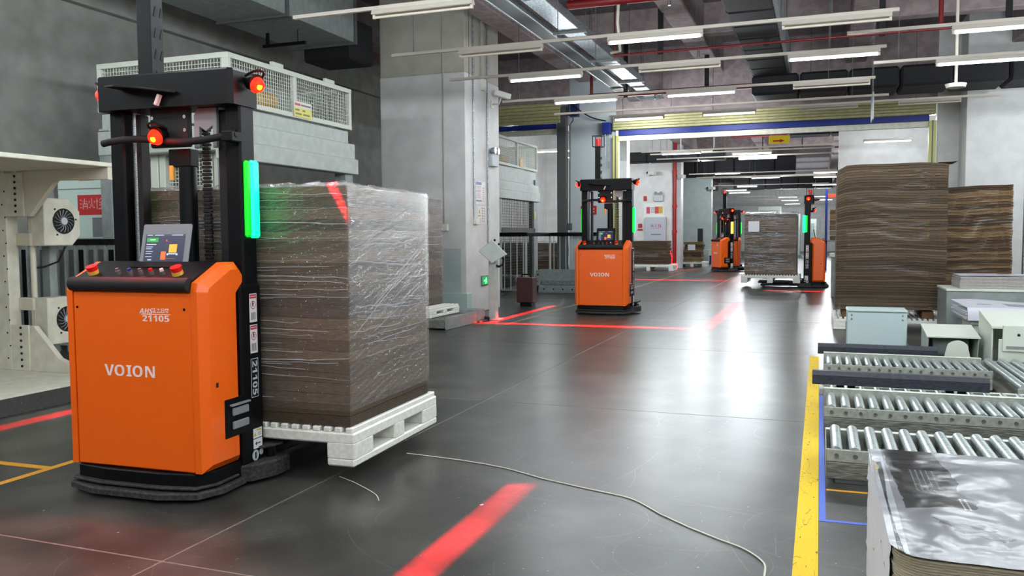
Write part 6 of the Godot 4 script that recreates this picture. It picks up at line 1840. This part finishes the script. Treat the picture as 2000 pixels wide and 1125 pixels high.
func floor_things() -> void:
	var strip := func(called: String, label: String, pts: Array, w: float, m: Material, top := 0.0012) -> void:
		var b := MB.new()
		for i in pts.size() - 1:
			var a: Vector2 = pts[i]; var c: Vector2 = pts[i + 1]
			var d := (c - a).normalized()
			var n := Vector2(-d.y, d.x) * w / 2.0
			var q := [a + n, a - n, c - n, c + n]
			b.quad(Vector3(q[0].x, top, q[0].y), Vector3(q[1].x, top, q[1].y), Vector3(q[2].x, top, q[2].y), Vector3(q[3].x, top, q[3].y), Vector3.UP)
			for k in 4:
				var e: Vector2 = q[k]; var f: Vector2 = q[(k + 1) % 4]
				b.quad(Vector3(e.x, 0.0002, e.y), Vector3(f.x, 0.0002, f.y), Vector3(f.x, top, f.y), Vector3(e.x, top, e.y), Vector3(f.y - e.y, 0, e.x - f.x).normalized())
		solo(called, b, m, label, "floor tape")
	strip.call("floor_tape", "broad bright yellow cracked floor stripe left of the roller conveyors", [Vector2(-0.037, -1.5), Vector2(-0.037, -10.85)], 0.108, M.yellow_tape)
	strip.call("floor_tape", "narrow blue floor tape beside the broad yellow stripe", [Vector2(0.037, -4.58), Vector2(0.037, -8.2)], 0.034, M.blue_tape, 0.0016)
	strip.call("floor_tape", "blue floor tape turning right toward the glossy print stack", [Vector2(0.020, -4.58), Vector2(0.5, -4.60)], 0.034, M.blue_tape, 0.0014)
	strip.call("floor_tape", "short thin yellow tape under the end of the nearest conveyor", [Vector2(0.06, -5.15), Vector2(0.5, -5.16)], 0.03, M.yellow_line)
	strip.call("floor_tape", "yellow floor line running down the hall left of the large front truck", [Vector2(-4.71, -2.6), Vector2(-4.71, -8.4)], 0.06, M.yellow_line)
	strip.call("floor_tape", "yellow floor line branching left at the near left corner", [Vector2(-6.3, -3.93), Vector2(-4.74, -3.98)], 0.06, M.yellow_line, 0.0016)
	strip.call("floor_tape", "thin worn yellow line running past the unladen truck into the far room", [Vector2(-5.0, -13.1), Vector2(-5.0, -24.0), Vector2(-5.2, -36.0)], 0.07, M.worn_yellow)
	strip.call("floor_tape", "thin worn yellow line across the floor in front of the pier's kerb", [Vector2(-6.6, -13.15), Vector2(-5.0, -13.1)], 0.06, M.worn_yellow, 0.0016)
	var smooth := func(pts: Array) -> PackedVector3Array:
		var cv := Curve3D.new()
		for i in pts.size():
			var a: Vector2 = pts[maxi(i - 1, 0)]; var b: Vector2 = pts[mini(i + 1, pts.size() - 1)]
			var tg := Vector3(b.x - a.x, 0, b.y - a.y) / 6.0
			cv.add_point(Vector3(pts[i].x, 0.004, pts[i].y), -tg, tg)
		return cv.tessellate(4, 3)
	var s1: Array = [Vector2(-2.66, -5.07), Vector2(-2.23, -5.03), Vector2(-1.89, -4.95), Vector2(-1.59, -4.81), Vector2(-1.28, -4.70), Vector2(-0.99, -4.60), Vector2(-0.78, -4.39), Vector2(-0.61, -4.24), Vector2(-0.45, -4.12), Vector2(-0.32, -4.03), Vector2(-0.23, -3.91), Vector2(-0.205, -3.80), Vector2(-0.21, -3.6), Vector2(-0.24, -3.3)]
	solo("plastic_strap", MB.new().tube(smooth.call(s1), 0.0055, 6, 0.5), M.string, "long pale plastic strap winding across the floor through the red line", "strap")
	var s2: Array = [Vector2(-2.80, -4.43), Vector2(-2.66, -4.36), Vector2(-2.52, -4.27), Vector2(-2.40, -4.18), Vector2(-2.33, -4.09)]
	solo("plastic_strap", MB.new().tube(smooth.call(s2), 0.0035, 6, 0.5), M.string, "short thin piece of strap on the floor under the corner of the white pallet", "strap")
	for q in [[-4.9, -9.3, 0.10, "small white paper scrap on the floor beyond the white pallet, larger one"], [-4.6, -8.6, 0.05, "tiny white paper scrap on the floor beyond the white pallet"], [-1.75, -4.22, 0.02, "tiny white crumb on the red floor line"]]:
		var b := MB.new()
		b.t = Transform3D(Basis(Vector3.UP, q[0] * 3.0), Vector3.ZERO)
		b.box(Vector3(0, 0.002, 0), Vector3(q[2], 0.003, q[2] * 0.6), 0.0005)
		solo("paper_scrap", b, M.paper_white, q[3], "scrap", Vector3(q[0], 0, q[1]))
